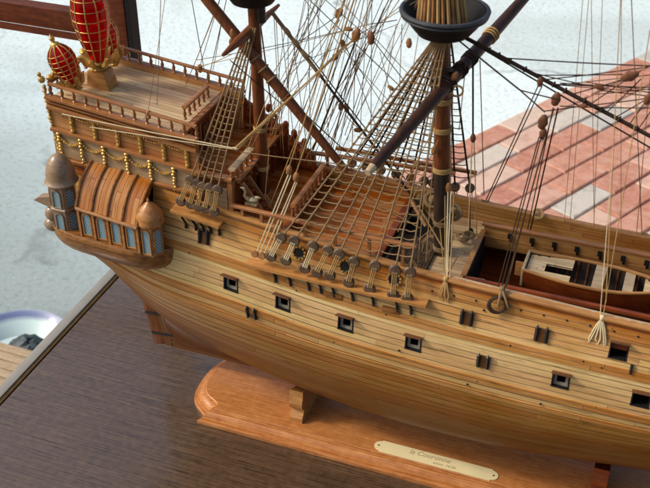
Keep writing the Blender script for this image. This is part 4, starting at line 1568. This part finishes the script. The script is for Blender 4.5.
lowp = [(270, 258), (285, 262), (304, 270), (316, 274), (329, 277), (348, 284), (369, 290.6), (393, 297), (407, 300)]
upp = [(281, 238), (294, 241), (313, 246.5), (328, 250.5), (339, 254), (354, 262), (375, 266), (395, 270.5), (410, 272.5)]
def near_ch(u, v, extra=.75):
    # walk to the channel's outer line
    Y = -8.0
    for _ in range(8):
        p = at(u, v, Y)
        Y = HZ(p[0], chz(p[0]))[1] - extra
    return at(u, v, Y)
mhead = mmP(46.2)
SH = []
for i, (a, b) in enumerate(zip(lowp, upp)):
    lo = near_ch(*a)
    up = at(b[0], b[1], lo[1] + .28)
    lm = M['rope_cream'] if i < 3 else M['rope_tan']
    deadeye_pair(lo, up, .52, 1, M['deadeye'], lm)
    e = mhead + V(-.55 + .14 * i, -.75, -.25 + .06 * i)
    s0 = up + (e - up) / np.linalg.norm(e - up) * .5
    m = MB()
    m.tube(sag(s0, e, .004, 6), [.09, .085, .08, .08, .08, .08], 6)
    put('shroud', m, M['rope_mid'] if i < 5 else M['rope_mid'], ship)
    SH.append((s0, e))
    # chain plate below the channel
    m = MB()
    xx = lo[0] + .15
    c0 = V(xx, HZ(xx, chz(xx))[1] - .7, chz(xx) - .12)
    m.tube([c0, HZ(xx + .15, chz(xx) - 1.0, .22), HZ(xx + .25, chz(xx) - 1.5, .16), HZ(xx + .3, chz(xx) - 1.65, .3)], [.13, .13, .15, .1], 6)
    put('chain_plate', m, M['iron'], ship)
def ratlines(S, n, t0, t1, mat, r=.05, droop=.05, lim=None, seed=1):
    rr = random.Random(seed)
    for k in range(n):
        t = t0 + (t1 - t0) * (k / (n - 1)) ** .96
        P = []
        q = [a + (b - a) * t for a, b in S]
        if lim:
            q = q[:lim(k)]
        for i in range(len(q) - 1):
            g = np.linalg.norm(q[i + 1] - q[i])
            for j in range(4):
                f = j / 4
                P.append(q[i] + (q[i + 1] - q[i]) * f - V(0, 0, 1) * g * droop * (1 + rr.random()) * 4 * f * (1 - f))
        P.append(q[-1])
        m = MB()
        m.tube(P, r, 4, cap=True)
        for w in q:
            m.ball(w, r * 2.1, 5)
        put('ratline', m, mat, ship)
ratlines(SH, 25, .05, .90, M['rope_mid'], .055, .08)
# far main shrouds
FS = []
farp = [(352, 163), (366, 166), (381, 170), (396, 174), (411, 178), (424, 181), (433, 183), (455, 187), (470, 188)]
for i, (u, v) in enumerate(farp):
    up = at(u, v, 8.6)
    m, _, _ = disc(up, .5, .5, V(0, -.9, .3))
    dd = put('deadeye', m, M['deadeye'], ship)
    m = MB()
    for k in (-.2, .05, .25):
        m.tube([up + V(k, -.3, 0), up + V(k + .2, .2, -2.6)], .05, 4)
    put('lanyard', m, M['rope_tan'], dd)
    e = mhead + V(-.45 + .12 * i, .75, -.2)
    s0 = up + (e - up) / np.linalg.norm(e - up) * .5
    m = MB()
    m.tube(sag(s0, e, .003, 5), .1, 6)
    put('shroud', m, M['rope_dark'], ship)
    FS.append((s0, e))
ratlines(FS, 20, .06, .88, M['rope_dark'], .05, seed=3)
# wooden sheer battens across the far shrouds
m = MB()
m.bar(at(336, 148, 8.3), at(477, 173, 8.3), .3, .34)
put('sheer_batten', m, M['rail'], ship)
# mizzen shrouds
zlow = [(180, 203), (190, 206), (197.5, 208.5), (205, 210.5), (214, 213.5)]
zup = [(190, 180), (196, 184), (202, 187), (209.5, 188), (217.5, 190)]
zh = zP(44.6)
ZS = []
for i, (a, b) in enumerate(zip(zlow, zup)):
    Y = -6.9
    for _ in range(6):
        p = at(a[0], a[1], Y)
        Y = HZ(p[0], 27.2)[1] - .8
    lo = at(a[0], a[1], Y)
    up = at(b[0], b[1], lo[1] + .35)
    deadeye_pair(lo, up, .48, 1, M['deadeye'], M['rope_tan'])
    e = zh + V(-.4 + .2 * i, -.6, 0)
    s0 = up + (e - up) / np.linalg.norm(e - up) * .45
    m = MB()
    m.tube(sag(s0, e, .003, 5), .09, 6)
    put('shroud', m, M['rope_mid'], ship)
    ZS.append((s0, e))
    m = MB()
    xx = lo[0] + .1
    c0 = V(xx, HZ(xx, 26.9)[1] - .8, 26.9)
    m.tube([c0, HZ(xx + .15, 26.0, .2), HZ(xx + .2, 25.5, .14)], [.13, .13, .15], 6)
    put('chain_plate', m, M['iron'], ship)
ratlines(ZS, 20, .05, .84, M['rope_mid'], .045, seed=5)
for i in range(5):
    up = V(-42.4 + 1.1 * i, 6.9, 29.6)
    m = MB()
    m.tube(sag(up, zh + V(-.3 + .15 * i, .6, 0), .003, 5), .08, 5)
    put('shroud', m, M['rope_mid'], ship)

for u_, v_ in ((334, 296), (391, 310)):
    Y = -8.0
    for _ in range(5):
        p = at(u_, v_, Y)
        Y = HZ(p[0], p[2])[1] - .08
    m = MB()
    m.box(p, (1.7, .3, .55))
    put('cleat_board', m, M['galleryfoot'], ship, bevel=.05)
# gold studded wreaths round the small upper ports
for (u, v) in ((299.5, 252.5), (346, 266), (394.6, 279)):
    Y = -7.0
    for _ in range(6):
        p = at(u, v, Y)
        Y = HZ(p[0], p[2])[1] - .05
    n = HN(p[0], HT(p[0], p[2]))
    m = MB()
    m.lathe([(.62, -.2), (.62, .12), (.5, .16), (.42, .1)], p, 18, n)
    w_ = put('wreath_port', m, M['iron'], ship)
    m = MB()
    a = np.cross(n, (0, 0, 1.0))
    a /= np.linalg.norm(a)
    b = np.cross(n, a)
    for j in range(11):
        t = 2 * math.pi * j / 11
        m.ball(p + (a * math.cos(t) + b * math.sin(t)) * .62 + n * .12, .15, 6)
    put('gilded_stud', m, M['gold'], w_)

# ------------------------------------------------------------------ running rigging
def rope(a, b, mat='rope_mid', r=.055, k=.004, n=5, name='rope'):
    m = MB()
    m.tube(sag(a, b, k, n), r, 5)
    return put(name, m, M[mat], ship)
def block(p, along, s=.5, mat='block'):
    s = s * .74
    along = np.array(along, float)
    along /= np.linalg.norm(along)
    a = np.cross(along, (0.2, 1.0, 0.1))
    a /= np.linalg.norm(a)
    m = MB()
    m.lathe([(.12 * s, -1.25 * s), (.55 * s, -.95 * s), (.66 * s, -.25 * s), (.68 * s, .3 * s), (.46 * s, 1.0 * s), (.12 * s, 1.25 * s)], p, 10, along, (1, .62))
    m.torus(p, .7 * s, .1 * s, np.cross(along, a), 14, 5)
    return put('block', m, M[mat], ship)

# mizzen stay with its heart blocks, and the main stay with a snaking second stay
ms0, ms1 = at(272, 12, .3), at(440, 232, 0.6)
rope(ms0, ms0 + (ms1 - ms0) * .28, 'rope_mid', .2, 0)
rope(ms0 + (ms1 - ms0) * .26, ms1, 'rope_dark', .13, .002, 6)
for t in (.09, .14, .19):
    block(ms0 + (ms1 - ms0) * t + V(0, -.2, .2), ms1 - ms0, .55, 'rope_mid')
rope(ms0 + (ms1 - ms0) * .2 + V(.2, 0, .3), at(406, 180, 2), 'rope_dark', .06)
st0, st1 = at(459, 34, .2), at(650, 135.5, 0)
st2 = st0 + (st1 - st0) * 1.6
rope(st0, st2, 'rope_dark', .19, .001, 8)
for t in (.1, .16, .21, .27, .35, .43, .5, .56, .66, .75, .84, .93):
    p = st0 + (st1 - st0) * t
    m = MB()
    m.torus(p, .2, .09, st1 - st0, 10, 5)
    put('rope_lashing', m, M['rope_dark'], ship)
s20 = at(463, 37, .5)
s21 = at(650, 147, .8)
rope(s20, s20 + (s21 - s20) * 1.5, 'rope_dark', .075, .002)
rope(at(456, 38, -.5), at(520, 90, -2), 'rope_dark', .08)
rope(at(520, 90, -2), at(545, 112, -3), 'rope_dark', .07)
rope(at(520, 90, -2), at(560, 100, -1), 'rope_dark', .06)
rope(at(505, 58, 0), at(665, 66.5, 1), 'rope_dark', .06)
# crowsfeet from the stay to blocks out ahead
for a, b in (((536, 75), (632, 74)), ((540, 80), (648, 67)), ((553, 84), (600, 86)), ((573, 94), (628, 78)), ((592, 103), (634, 74)), ((608, 111), (641, 79)), ((616, 117), (650, 97)), ((629, 125), (648, 98)), ((637, 131), (655, 105)), ((560, 83), (665, 88)), ((545, 111), (582, 106)), ((583, 106), (650, 98)), ((560, 106), (652, 108)), ((600, 90), (660, 97)), ((530, 72), (600, 88))):
    rope(at(a[0], a[1], 0), at(b[0], b[1], -.4), 'rope_dark', .05, .006, name='crowfoot_line')
for (u, v), d, s, mt_ in (((540, 82), (0, 0, 1), .48, 'block_dark'), ((556, 99), (.15, 0, 1), .72, 'block_dark'), ((543, 122), (.15, 0, 1), .78, 'block_dark'), ((543, 134), (.15, 0, 1), .6, 'block_dark'),
                         ((599, 87), (1, 0, -.2), .5, 'block_dark'), ((630, 76), (1, 0, .6), .8, 'block_dark'), ((583, 106), (1, 0, .1), .4, 'block_dark'), ((648, 99), (.2, 0, 1), .6, 'block_dark')):
    block(at(u, v, -.6), d, s, mt_)
# tackles dropping to the waist rails
hk = HZ(-11.8, 25.9, .1)
for a, b, mt_, r_ in (((554, 108), (505, 288), 'rope_dark', .06), ((558, 108), (530, 232), 'rope_dark', .07), ((553, 108), (527, 232), 'rope_dark', .05),
                     ((539, 137), (498, 287), 'rope_dark', .055), ((545, 137), (506, 289), 'rope_mid', .055), ((541, 137), (501, 289), 'rope_dark', .055)):
    far = b[1] < 250
    rope(at(a[0], a[1], -.8), at(b[0], b[1], 6.2 if far else -7.0), mt_, r_, 0)
for a, b in (((538, 86), (486, 200)), ((542, 86), (488, 201))):
    rope(at(a[0], a[1], -.4), at(b[0], b[1], 6.9), 'rope_dark', .055, 0)
m = MB()
rp = at(497, 305, -7.5)
m.torus(rp, .78, .13, (.35, -1, .2), 18, 6)
m.torus(rp + V(.1, -.12, .1), .72, .12, (.2, -1, .1), 18, 6)
put('rope_loop', m, M['rope_dark'], ship)
m = MB()
kp = at(502, 289, -7.1)
m.ball(kp, .3, 8)
m.tube([kp, at(500, 297, -7.6), at(498, 306, -7.8)], [.2, .14, .08], 6)
m.tube([kp, at(505, 297, -7.6), at(508, 308, -7.8)], [.18, .13, .06], 6)
put('rope_knot', m, M['rope_mid'], ship)
m = MB()
tp = at(538, 214, 6.4)
m.torus(tp, .5, .14, (.2, -.6, 1), 14, 6)
m.ball(tp + V(0, -.2, -.4), .25, 8)
put('rope_knot', m, M['rope_tan'], ship)
for (u, v, Y) in ((486, 202, 7), (643, 235, 7.2)):
    m = MB()
    q = at(u, v, Y)
    for j in range(9):
        a = rnd.uniform(0, 6.28)
        m.tube([q, q + V(.5 * math.cos(a), .3 * math.sin(a), .25 * rnd.random())], [.1, .04], 4)
    m.ball(q, .22, 6)
    put('rope_knot', m, M['rope_mid'], ship)
# thin pale lines in front of the waist
for a, b, Ya, Yb, mt_ in (((621, -10), (606, 302), -2, -7.0, 'rope_tan'), ((631, -10), (642, 235), -2, 7.0, 'rope_mid'), ((650, 30), (603, 318), -3, -7.1, 'rope_tan'), ((655, 20), (636, 240), 2, 7.1, 'rope_tan'), ((614, 140), (600, 318), -4, -7.1, 'rope_cream')):
    A_, B_ = at(a[0], a[1], Ya), at(b[0], b[1], Yb)
    rope(B_ + (A_ - B_) * (1.4 if a[1] < 25 else 1.0), B_, mt_, .04, 0)
def tassel(u, v, Y, L, n, mat, sp=1.0):
    q = at(u, v, Y)
    m = MB()
    m.ball(q, .28, 8)
    for j in range(n):
        dx = (j - (n - 1) / 2) * .28 * sp
        m.tube([q, q + V(dx * .6, -.28, -.35 * L), q + V(dx + .1 * math.sin(j * 5), -.42, -.75 * L), q + V(dx * 1.2 + .15 * math.cos(j * 3), -.42, -L * (.9 + .2 * rnd.random()))], [.09, .08, .07, .05], 5)
    put('rope_tassel', m, M[mat], ship)
tassel(602, 318, -7.15, 2.6, 6, 'rope_cream')
tassel(446, 279, -7.0, 2.0, 4, 'rope_tan')
# foremost deadeyes at the right edge
for i in range(3):
    lo = HZ(3.4 + 1.5 * i, 23.8, .9)
    up = lo + V(.6, .3, 2.6)
    deadeye_pair(lo, up, .55, 1, M['iron'], M['rope_cream'])
    m = MB()
    m.tube(sag(up, V(21 + .2 * i, -.8, 46), .003, 4), .1, 6)
    put('shroud', m, M['rope_mid'], ship)
channel(2.6, 12, 23.4, 23.4, 1.15)
m = MB()
q = HZ(1.0, 22.4, .2)
m.tube([q, HZ(1.0, 21.5, .18)], [.14, .12], 6)
put('chain_plate', m, M['iron'], ship)
# tackles round the main mast
for a, b, Ya, Yb, mt_, r_ in (((473, 58), (473, 134), 1, 3, 'rope_dark', .09), ((480, 60), (484, 195), 1, 7, 'rope_mid', .05), ((472, 141), (468, 245), 3, 4, 'rope_cream', .06), ((474, 141), (477, 240), 3, 4, 'rope_tan', .05),
                             ((466, 62), (459, 130), 1, 3, 'rope_mid', .045), ((448, 190), (446, 280), -1.2, -6.8, 'rope_cream', .07), ((451, 190), (447, 279), -1.2, -6.8, 'rope_cream', .06), ((454, 192), (450, 278), -1.2, -6.8, 'rope_tan', .06), ((445, 196), (445, 278), -1.2, -6.8, 'rope_tan', .05),
                             ((453, 84), (450, 200), -.6, -1.2, 'rope_mid', .05), ((470, 205), (470, 232), 4, 4, 'rope_dark', .06)):
    rope(at(a[0], a[1], Ya), at(b[0], b[1], Yb), mt_, r_, 0)
for (u, v, Y, d, s, mt_) in ((473, 138, 3, (0, 0, 1), .5, 'block_dark'), (449, 188, -1.2, (0, 0, 1), .62, 'block'), (471, 232, 4, (0, 0, 1), .5, 'iron'), (409, 43, -2, (0, 0, 1), .5, 'block'), (455, 76, -1, (.4, 0, 1), .5, 'block'), (434, 150, -1, (.2, 0, 1), .5, 'block'), (418, 163, -2, (1, 0, .3), .5, 'block')):
    block(at(u, v, Y), d, s, mt_)
m = MB()
q = at(457, 91, -1)
m.torus(q, .5, .1, (.3, -1, 0), 14, 5)
put('rope_loop', m, M['rope_tan'], ship)
for i in range(3):
    m = MB()
    q = at(433 + 10 * i, 200 + 6 * i, 1.5)
    m.torus(q, .75, .2, (.3, -.6, .8), 16, 6)
    m.ball(q, .5, 8)
    put('rope_coil', m, M['rope_mid'], ship)
for p0, p1, mt_ in (((418, 205), (444, 250), 'rope_tan'), ((352, 190), (420, 228), 'rope_tan'), ((418, 240), (452, 212), 'rope_mid'), ((440, 228), (445, 278), 'rope_tan'), ((462, 248), (446, 278), 'rope_mid')):
    rope(at(p0[0], p0[1], -3), at(p1[0], p1[1], -5 if p1[1] > 245 else -2), mt_, .06)
m = MB()
m.tube([at(411, 200, 0), at(426, 226, -1.5)], .2, 8)
put('handspike', m, M['block'], ship)

# coils hung on the rails and pins
for u_, v_, Y in ((266, 196, -2.5), (284, 190, 3.0), (304, 176, 5.0), (352, 172, 6.6), (398, 178, 6.8), (420, 196, 2.5), (428, 238, -2.2), (413, 262, -6.3)):
    q = at(u_, v_, Y)
    m = MB()
    for w_ in range(3):
        m.tube([q + V(.1 * w_ - .1, -.1 * w_, .2), q + V(-.5 + .12 * w_, -.15, -.5), q + V(-.42, -.1 * w_, -1.2 - .15 * w_), q + V(.05 * w_, -.2, -1.6 - .1 * w_), q + V(.42, -.1, -1.15), q + V(.45 - .1 * w_, -.12, -.45), q + V(.08, -.05 * w_, .15)], .07, 5)
    put('hanging_coil', m, M['rope_tan'] if u_ % 4 else M['rope_mid'], ship)
# backstay tackles abaft the main shrouds
for (a, b) in (((255, 256), (289, 173)), ((262, 259), (296, 180)), ((258, 258), (291, 175)), ((267, 258), (297, 182))):
    rope(near_ch(*a), at(b[0], b[1], -5.0), 'rope_cream', .065, 0)
for (u, v) in ((289, 170), (296, 177)):
    block(at(u, v, -5.0), (.2, 0, 1), .58, 'block')
for (a, b) in (((289, 167), (346, -8)), ((296, 173), (356, -8))):
    A_, B_ = at(a[0], a[1], -5), at(b[0], b[1], -3.4)
    rope(A_, A_ + (B_ - A_) * 1.4, 'rope_tan', .06)
for (u, v) in ((255, 254), (262, 256)):
    p = near_ch(u, v)
    m, _, _ = disc(p, .36, .36, V(0, -.9, .3))
    put('deadeye', m, M['block'], ship)
# fore-and-aft lines from the poop
rope(at(62, 114, -6), at(233, 148, -5.8), 'rope_cream', .06, .003)
rope(at(90, 127, -6), at(233, 149, -5.8), 'rope_cream', .05, .001)
block(at(235, 148.5, -5.7), (1, 0, 0), .3, 'rope_cream')
rope(at(234, 149, -5.6), at(356, 37, 1.5), 'rope_tan', .09, .002)
rope(at(236, 151, -5.6), at(344, 46, 1.5), 'rope_tan', .07, .002)
rope(at(240, 152, -5.6), at(420, 172, -4), 'rope_mid', .055, .006)
# fan of lines between the mizzen, the main top and the rails: (from px, to px, depth from, depth to, material, radius)
FAN = [
 ((348, -8), (300, 120), 1, 4, 'rope_mid', .05), ((362, -8), (305, 150), 1, 5, 'rope_dark', .05), ((374, -8), (312, 150), 0, 5, 'rope_mid', .05), ((385, -8), (312, 160), 0, 5, 'rope_dark', .045),
 ((396, -8), (345, 80), 0, 3, 'rope_mid', .05), ((356, 40), (313, 150), 1, 5, 'rope_dark', .085), ((366, 44), (325, 158), 1, 5, 'rope_mid', .05), ((372, -8), (371, 130), 2, 4, 'rope_mid', .045),
 ((305, -5), (404, 90), 3, 1, 'rope_dark', .055), ((337, -5), (430, 97), 2, 0, 'rope_mid', .045), ((373, 40), (420, 100), 0, 0, 'rope_dark', .055), ((343, 44), (400, 130), 2, 1, 'rope_mid', .045),
 ((308, -5), (311, 165), 3, 4, 'rope_mid', .05), ((338, 15), (302, 40), 2, 2, 'rope_dark', .05), ((338, 18), (293, 95), 2, 4, 'rope_mid', .045), ((397, 20), (370, 24), 0, 0, 'rope_dark', .055),
 ((370, 24), (196, 60), 0, 1, 'rope_mid', .045), ((348, 30), (200, 66), 1, 1, 'rope_tan', .04), ((430, -8), (358, 35), 0, 1, 'rope_mid', .045), ((396, 26), (376, 138), 0, 2, 'rope_mid', .045), ((402, 24), (399, 100), 0, 1, 'rope_mid', .045),
 ((274, 15), (281, 150), 1, 4, 'rope_mid', .045), ((281, 24), (297, 165), 1, 4, 'rope_mid', .045), ((288, 33), (289, 150), 1, 4, 'rope_mid', .04), ((293, 40), (309, 165), 1, 4, 'rope_mid', .045), ((300, 49), (250, 150), 1, -4, 'rope_mid', .045),
 ((340, 20), (270, 95), 1, 0, 'rope_mid', .045), ((330, 48), (236, 150), 1, -5, 'rope_mid', .04), ((345, 110), (325, 160), 3, 6, 'rope_tan', .06), ((341, 110), (330, 152), 3, 6, 'rope_tan', .06), ((349, 112), (333, 156), 3, 6, 'rope_tan', .05),
 ((342, 92), (341, 102), 2, 3, 'rope_mid', .07), ((286, 96), (352, 157), 2, 4, 'rope_dark', .075), ((230, 60), (283, 105), -3, 0, 'rope_dark', .06), ((345, 115), (358, 128), 3, 3, 'rope_mid', .05),
 ((365, -8), (331, 158), 2, 6, 'rope_mid', .05), ((403, -8), (330, 100), 1, 4, 'rope_mid', .05), ((382, 20), (345, 135), 1, 5, 'rope_dark', .045), ((358, 50), (340, 110), 1, 4, 'rope_mid', .05), ((392, -8), (373, 34), 0, 0, 'rope_dark', .06),
 ((213, 70), (222, 20), 2, 2, 'rope_mid', .045), ((206, 90), (228, -8), 3, 1, 'rope_mid', .05), ((157, 105), (161, -10), -5, -2, 'rope_mid', .045), ((186, 84), (216, 10), 4, 1, 'rope_mid', .05), ((204, 69), (190, -10), 5, 2, 'rope_dark', .05),
 ((202, 66), (232, 54), 5, -3, 'rope_mid', .045), ((196, 78), (217, 8), 4, 1, 'rope_mid', .045), ((217, 8), (222, -8), 1, 1, 'rope_dark', .06), ((230, 100), (246, 40), 2, 0, 'rope_tan', .05), ((238, 130), (256, 40), 2, 0, 'rope_mid', .045), ((247, 150), (270, 90), -3, 0, 'rope_tan', .05), ((264, 210), (269, 150), -3.5, -2, 'rope_tan', .06), ((268, 210), (300, 130), -3.5, -2, 'rope_tan', .06),
]
FAN += [
 ((410, -8), (338, 158), 1, 6, 'rope_tan', .045), ((352, -8), (290, 140), 1, 4, 'rope_tan', .045), ((330, -8), (286, 60), 2, 2, 'rope_mid', .045), ((322, -8), (270, 78), 2, 1, 'rope_tan', .045),
 ((376, 30), (304, 162), 1, 5, 'rope_tan', .05), ((384, 8), (318, 160), 1, 5, 'rope_mid', .045), ((300, -8), (352, 60), 3, 2, 'rope_mid', .04), ((352, 60), (414, 128), 2, 0, 'rope_mid', .04),
 ((318, -8), (372, 40), 3, 0, 'rope_dark', .045), ((380, 52), (398, 120), 1, 1, 'rope_mid', .04), ((414, -8), (330, 62), 0, 2, 'rope_tan', .045), ((330, 62), (262, 128), 2, 0, 'rope_tan', .045),
 ((368, -8), (360, 134), 1, 4, 'rope_mid', .04), ((356, 44), (352, 150), 1, 5, 'rope_tan', .05), ((247, 33), (242, 126), 2, 3, 'rope_tan', .045), ((252, 30), (250, 130), 2, 3, 'rope_mid', .045),
 ((276, 17), (284, 160), 1, 4, 'rope_tan', .045), ((285, 29), (268, 150), 1, -1, 'rope_mid', .04), ((420, 60), (352, 178), -1, 2, 'rope_mid', .05), ((196, 60), (216, 8), 5, 1, 'rope_mid', .04),
 ((148, 112), (166, -8), -5, -1, 'rope_mid', .035), ((398, 24), (290, 66), 0, 2, 'rope_mid', .04), ((344, 40), (386, 152), 1, 3, 'rope_mid', .045), ((316, -8), (330, 150), 3, 6, 'rope_tan', .04),
 ((438, 140), (398, 232), -2, -5, 'rope_tan', .05), ((433, 130), (378, 236), -2, -5, 'rope_tan', .05), ((440, 60), (426, 262), -1.2, -6.4, 'rope_tan', .05), ((436, 60), (418, 262), -1.2, -6.4, 'rope_tan', .045),
]
fr_ = random.Random(11)
for _ in range(22):
    u0 = fr_.uniform(300, 425)
    FAN.append(((u0, -8), (u0 - fr_.uniform(20, 85), fr_.uniform(120, 168)), fr_.uniform(0, 2), fr_.uniform(4, 6.5), fr_.choice(['rope_tan', 'rope_mid', 'rope_tan', 'rope_cream']), .04))
for _ in range(10):
    u0 = fr_.uniform(560, 655)
    FAN.append(((u0, -8), (u0 + fr_.uniform(-22, 12), fr_.uniform(232, 240)), fr_.uniform(-1, 2), 7.0, 'rope_tan', .035) if _ % 2 else ((fr_.uniform(545, 600), fr_.uniform(80, 110)), (660, fr_.uniform(70, 120)), 0, -.4, 'rope_dark', .045))
for a, b, Ya, Yb, mt_, r_ in FAN:
    A_, B_ = at(a[0], a[1], Ya), at(b[0], b[1], Yb)
    if a[1] < 0:                      # these lead on up to the topmasts
        A_ = B_ + (A_ - B_) * 1.6
    rope(A_, B_, mt_, r_ * .8, .002 + .010 * rnd.random(), 8, name='running_line' if mt_ != 'rope_dark' and Yb < 6 else 'fan_line')  # second name
for (u, v, Y, d, s, mt_) in ((339, 13, 2, (.5, 0, 1), .62, 'block'), (349, 29, 1, (1, 0, 0), .42, 'block'), (356, 35, 1, (.3, 0, 1), .75, 'block'), (343, 44, 2, (-.4, 0, 1), .5, 'block'), (335, 57, 2, (.6, 0, 1), .5, 'block'), (371, 38, 0, (0, 0, 1), .68, 'block_dark'),
                            (341, 106, 3, (.2, 0, 1), .52, 'block'), (346.5, 108, 3, (-.2, 0, 1), .52, 'block'), (358, 130, 3, (1, 0, .2), .48, 'block'), (215, 11, 1, (.4, 0, 1), .55, 'block'), (232, 33, -2, (.1, 0, 1), .42, 'block'), (231, 42, -2, (.1, 0, 1), .42, 'block'), (391, 88, 0, (1, 0, -.6), .4, 'rope_mid')):
    block(at(u, v, Y), d, s, mt_)
for (u, v, Y) in ((200, 67, 5.2), (148.5, 113, -5.2)):
    m = MB()
    q = at(u, v, Y)
    m.ball(q, .3, 8)
    m.ball(q + V(0, 0, -.4), .22, 8)
    put('cleat', m, M['rail'], ship)

# ------------------------------------------------------------------ the ship's boat in the waist
BZ = 22.0
boat = thing('ship_boat', 'small wooden rowing boat with pale thwarts stowed in the open waist hatch', 'boat', (-3, .3, BZ))
def bsec(t):
    """t 0 stern .. 1 bow: half breadth, sheer"""
    w = 2.15 * (1 - max(0, (t - .45) / .56) ** 2.3) * (0.78 + .22 * min(1, t / .3))
    return max(w, .06), 24.9 + .25 * (2 * t - .9) ** 2
BX0, BX1 = -10.0, 3.4
rows, inn = [], []
NT_ = 18
for i in range(NT_ + 1):
    t = i / NT_
    x = BX0 + (BX1 - BX0) * t
    w, z = bsec(t)
    kz = 22.3 + 1.6 * max(0, t - .75) ** 2 * 8
    rows.append([(x, .3 + s * w * f, kz + (z - kz) * g) for s, f, g in ((-1, 1, 1), (-1, .98, .6), (-1, .8, .25), (-1, .35, .04), (1, 0, 0), (1, .35, .04), (1, .8, .25), (1, .98, .6), (1, 1, 1))])
    inn.append([(x, .3 + s * (w - .14) * f, kz + .2 + (z - kz - .2) * g) for s, f, g in ((-1, 1, 1), (-1, .98, .6), (-1, .8, .3), (1, 0, .12), (1, .8, .3), (1, .98, .6), (1, 1, 1))])
m = MB()
m.grid(rows)
m.add(rows[0], [list(range(9))])
put('hull', m, M['redwood'], boat)
m = MB()
m.grid(inn)
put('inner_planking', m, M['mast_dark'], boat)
m = MB()
for s in (-1, 1):
    m.strip([(r[0][0], .3 + s * (abs(r[0][1] - .3) - .05), r[0][2] + .05) for r in rows], [(-.14, -.08), (-.14, .08), (.14, .08), (.14, -.08)])
put('gunwale', m, M['honey'], boat)
m = MB()
m.box((BX0 - .05, .3, 24.3), (.25, 3.3, 1.9))
put('transom', m, M['pale'], boat, bevel=.05)
m = MB()
m.box((BX0 - .55, .1, 24.2), (.8, .22, 1.5))
put('rudder', m, M['honey'], boat, bevel=.05)
for i in range(13):
    x = BX0 + .9 + i * .92
    t = (x - BX0) / (BX1 - BX0)
    w, z = bsec(t)
    kz = 22.3 + 1.6 * max(0, t - .75) ** 2 * 8
    m = MB()
    m.tube([(x, .3 + q * (w - .2) * f, kz + .28 + (z - kz - .3) * g) for q, f, g in ((-1, 1, .95), (-1, .98, .6), (-1, .8, .3), (1, 0, .12), (1, .8, .3), (1, .98, .6), (1, 1, .95))], .13, 5)
    put('rib', m, M['portlid'], boat)
def inner_w(x):
    return bsec((x - BX0) / (BX1 - BX0))[0] - .12
def top_plank(name, x0, x1, ya, yb, z, mat):
    m = MB()
    X = np.linspace(x0, x1, 8)
    rr = [[(x, .3 + max(-inner_w(x), ya), z), (x, .3 + min(inner_w(x), yb), z)] for x in X]
    rr2 = [[(x, .3 + max(-inner_w(x), ya), z - .2), (x, .3 + min(inner_w(x), yb), z - .2)] for x in X]
    uv_ = [[(x, a[1] + 20) for a in r] for x, r in zip(X, rr)]
    m.grid(rr, uv_)
    m.grid(rr2, uv_)
    m.add([rr[0][0], rr[0][1], rr2[0][1], rr2[0][0]], [[0, 1, 2, 3]])
    m.add([rr[-1][0], rr[-1][1], rr2[-1][1], rr2[-1][0]], [[0, 1, 2, 3]])
    put(name, m, mat, boat, smooth=False)
top_plank('stern_bench', BX0 + .2, BX0 + 1.8, -9, 9, 24.85, M['boatwood'])
top_plank('stern_bench', BX0 + 1.8, BX0 + 4.2, -9, -.75, 24.85, M['boatwood'])
top_plank('stern_bench', BX0 + 1.8, BX0 + 4.2, .55, 9, 24.85, M['boatwood'])
top_plank('thwart', BX0 + 6.2, BX0 + 7.2, -9, 9, 24.88, M['pale'])
top_plank('thwart', BX0 + 8.9, BX0 + 9.8, -9, 9, 24.88, M['pale'])
top_plank('bow_deck', BX0 + 10.7, BX1 - .1, -9, 9, 24.86, M['boatwood'])
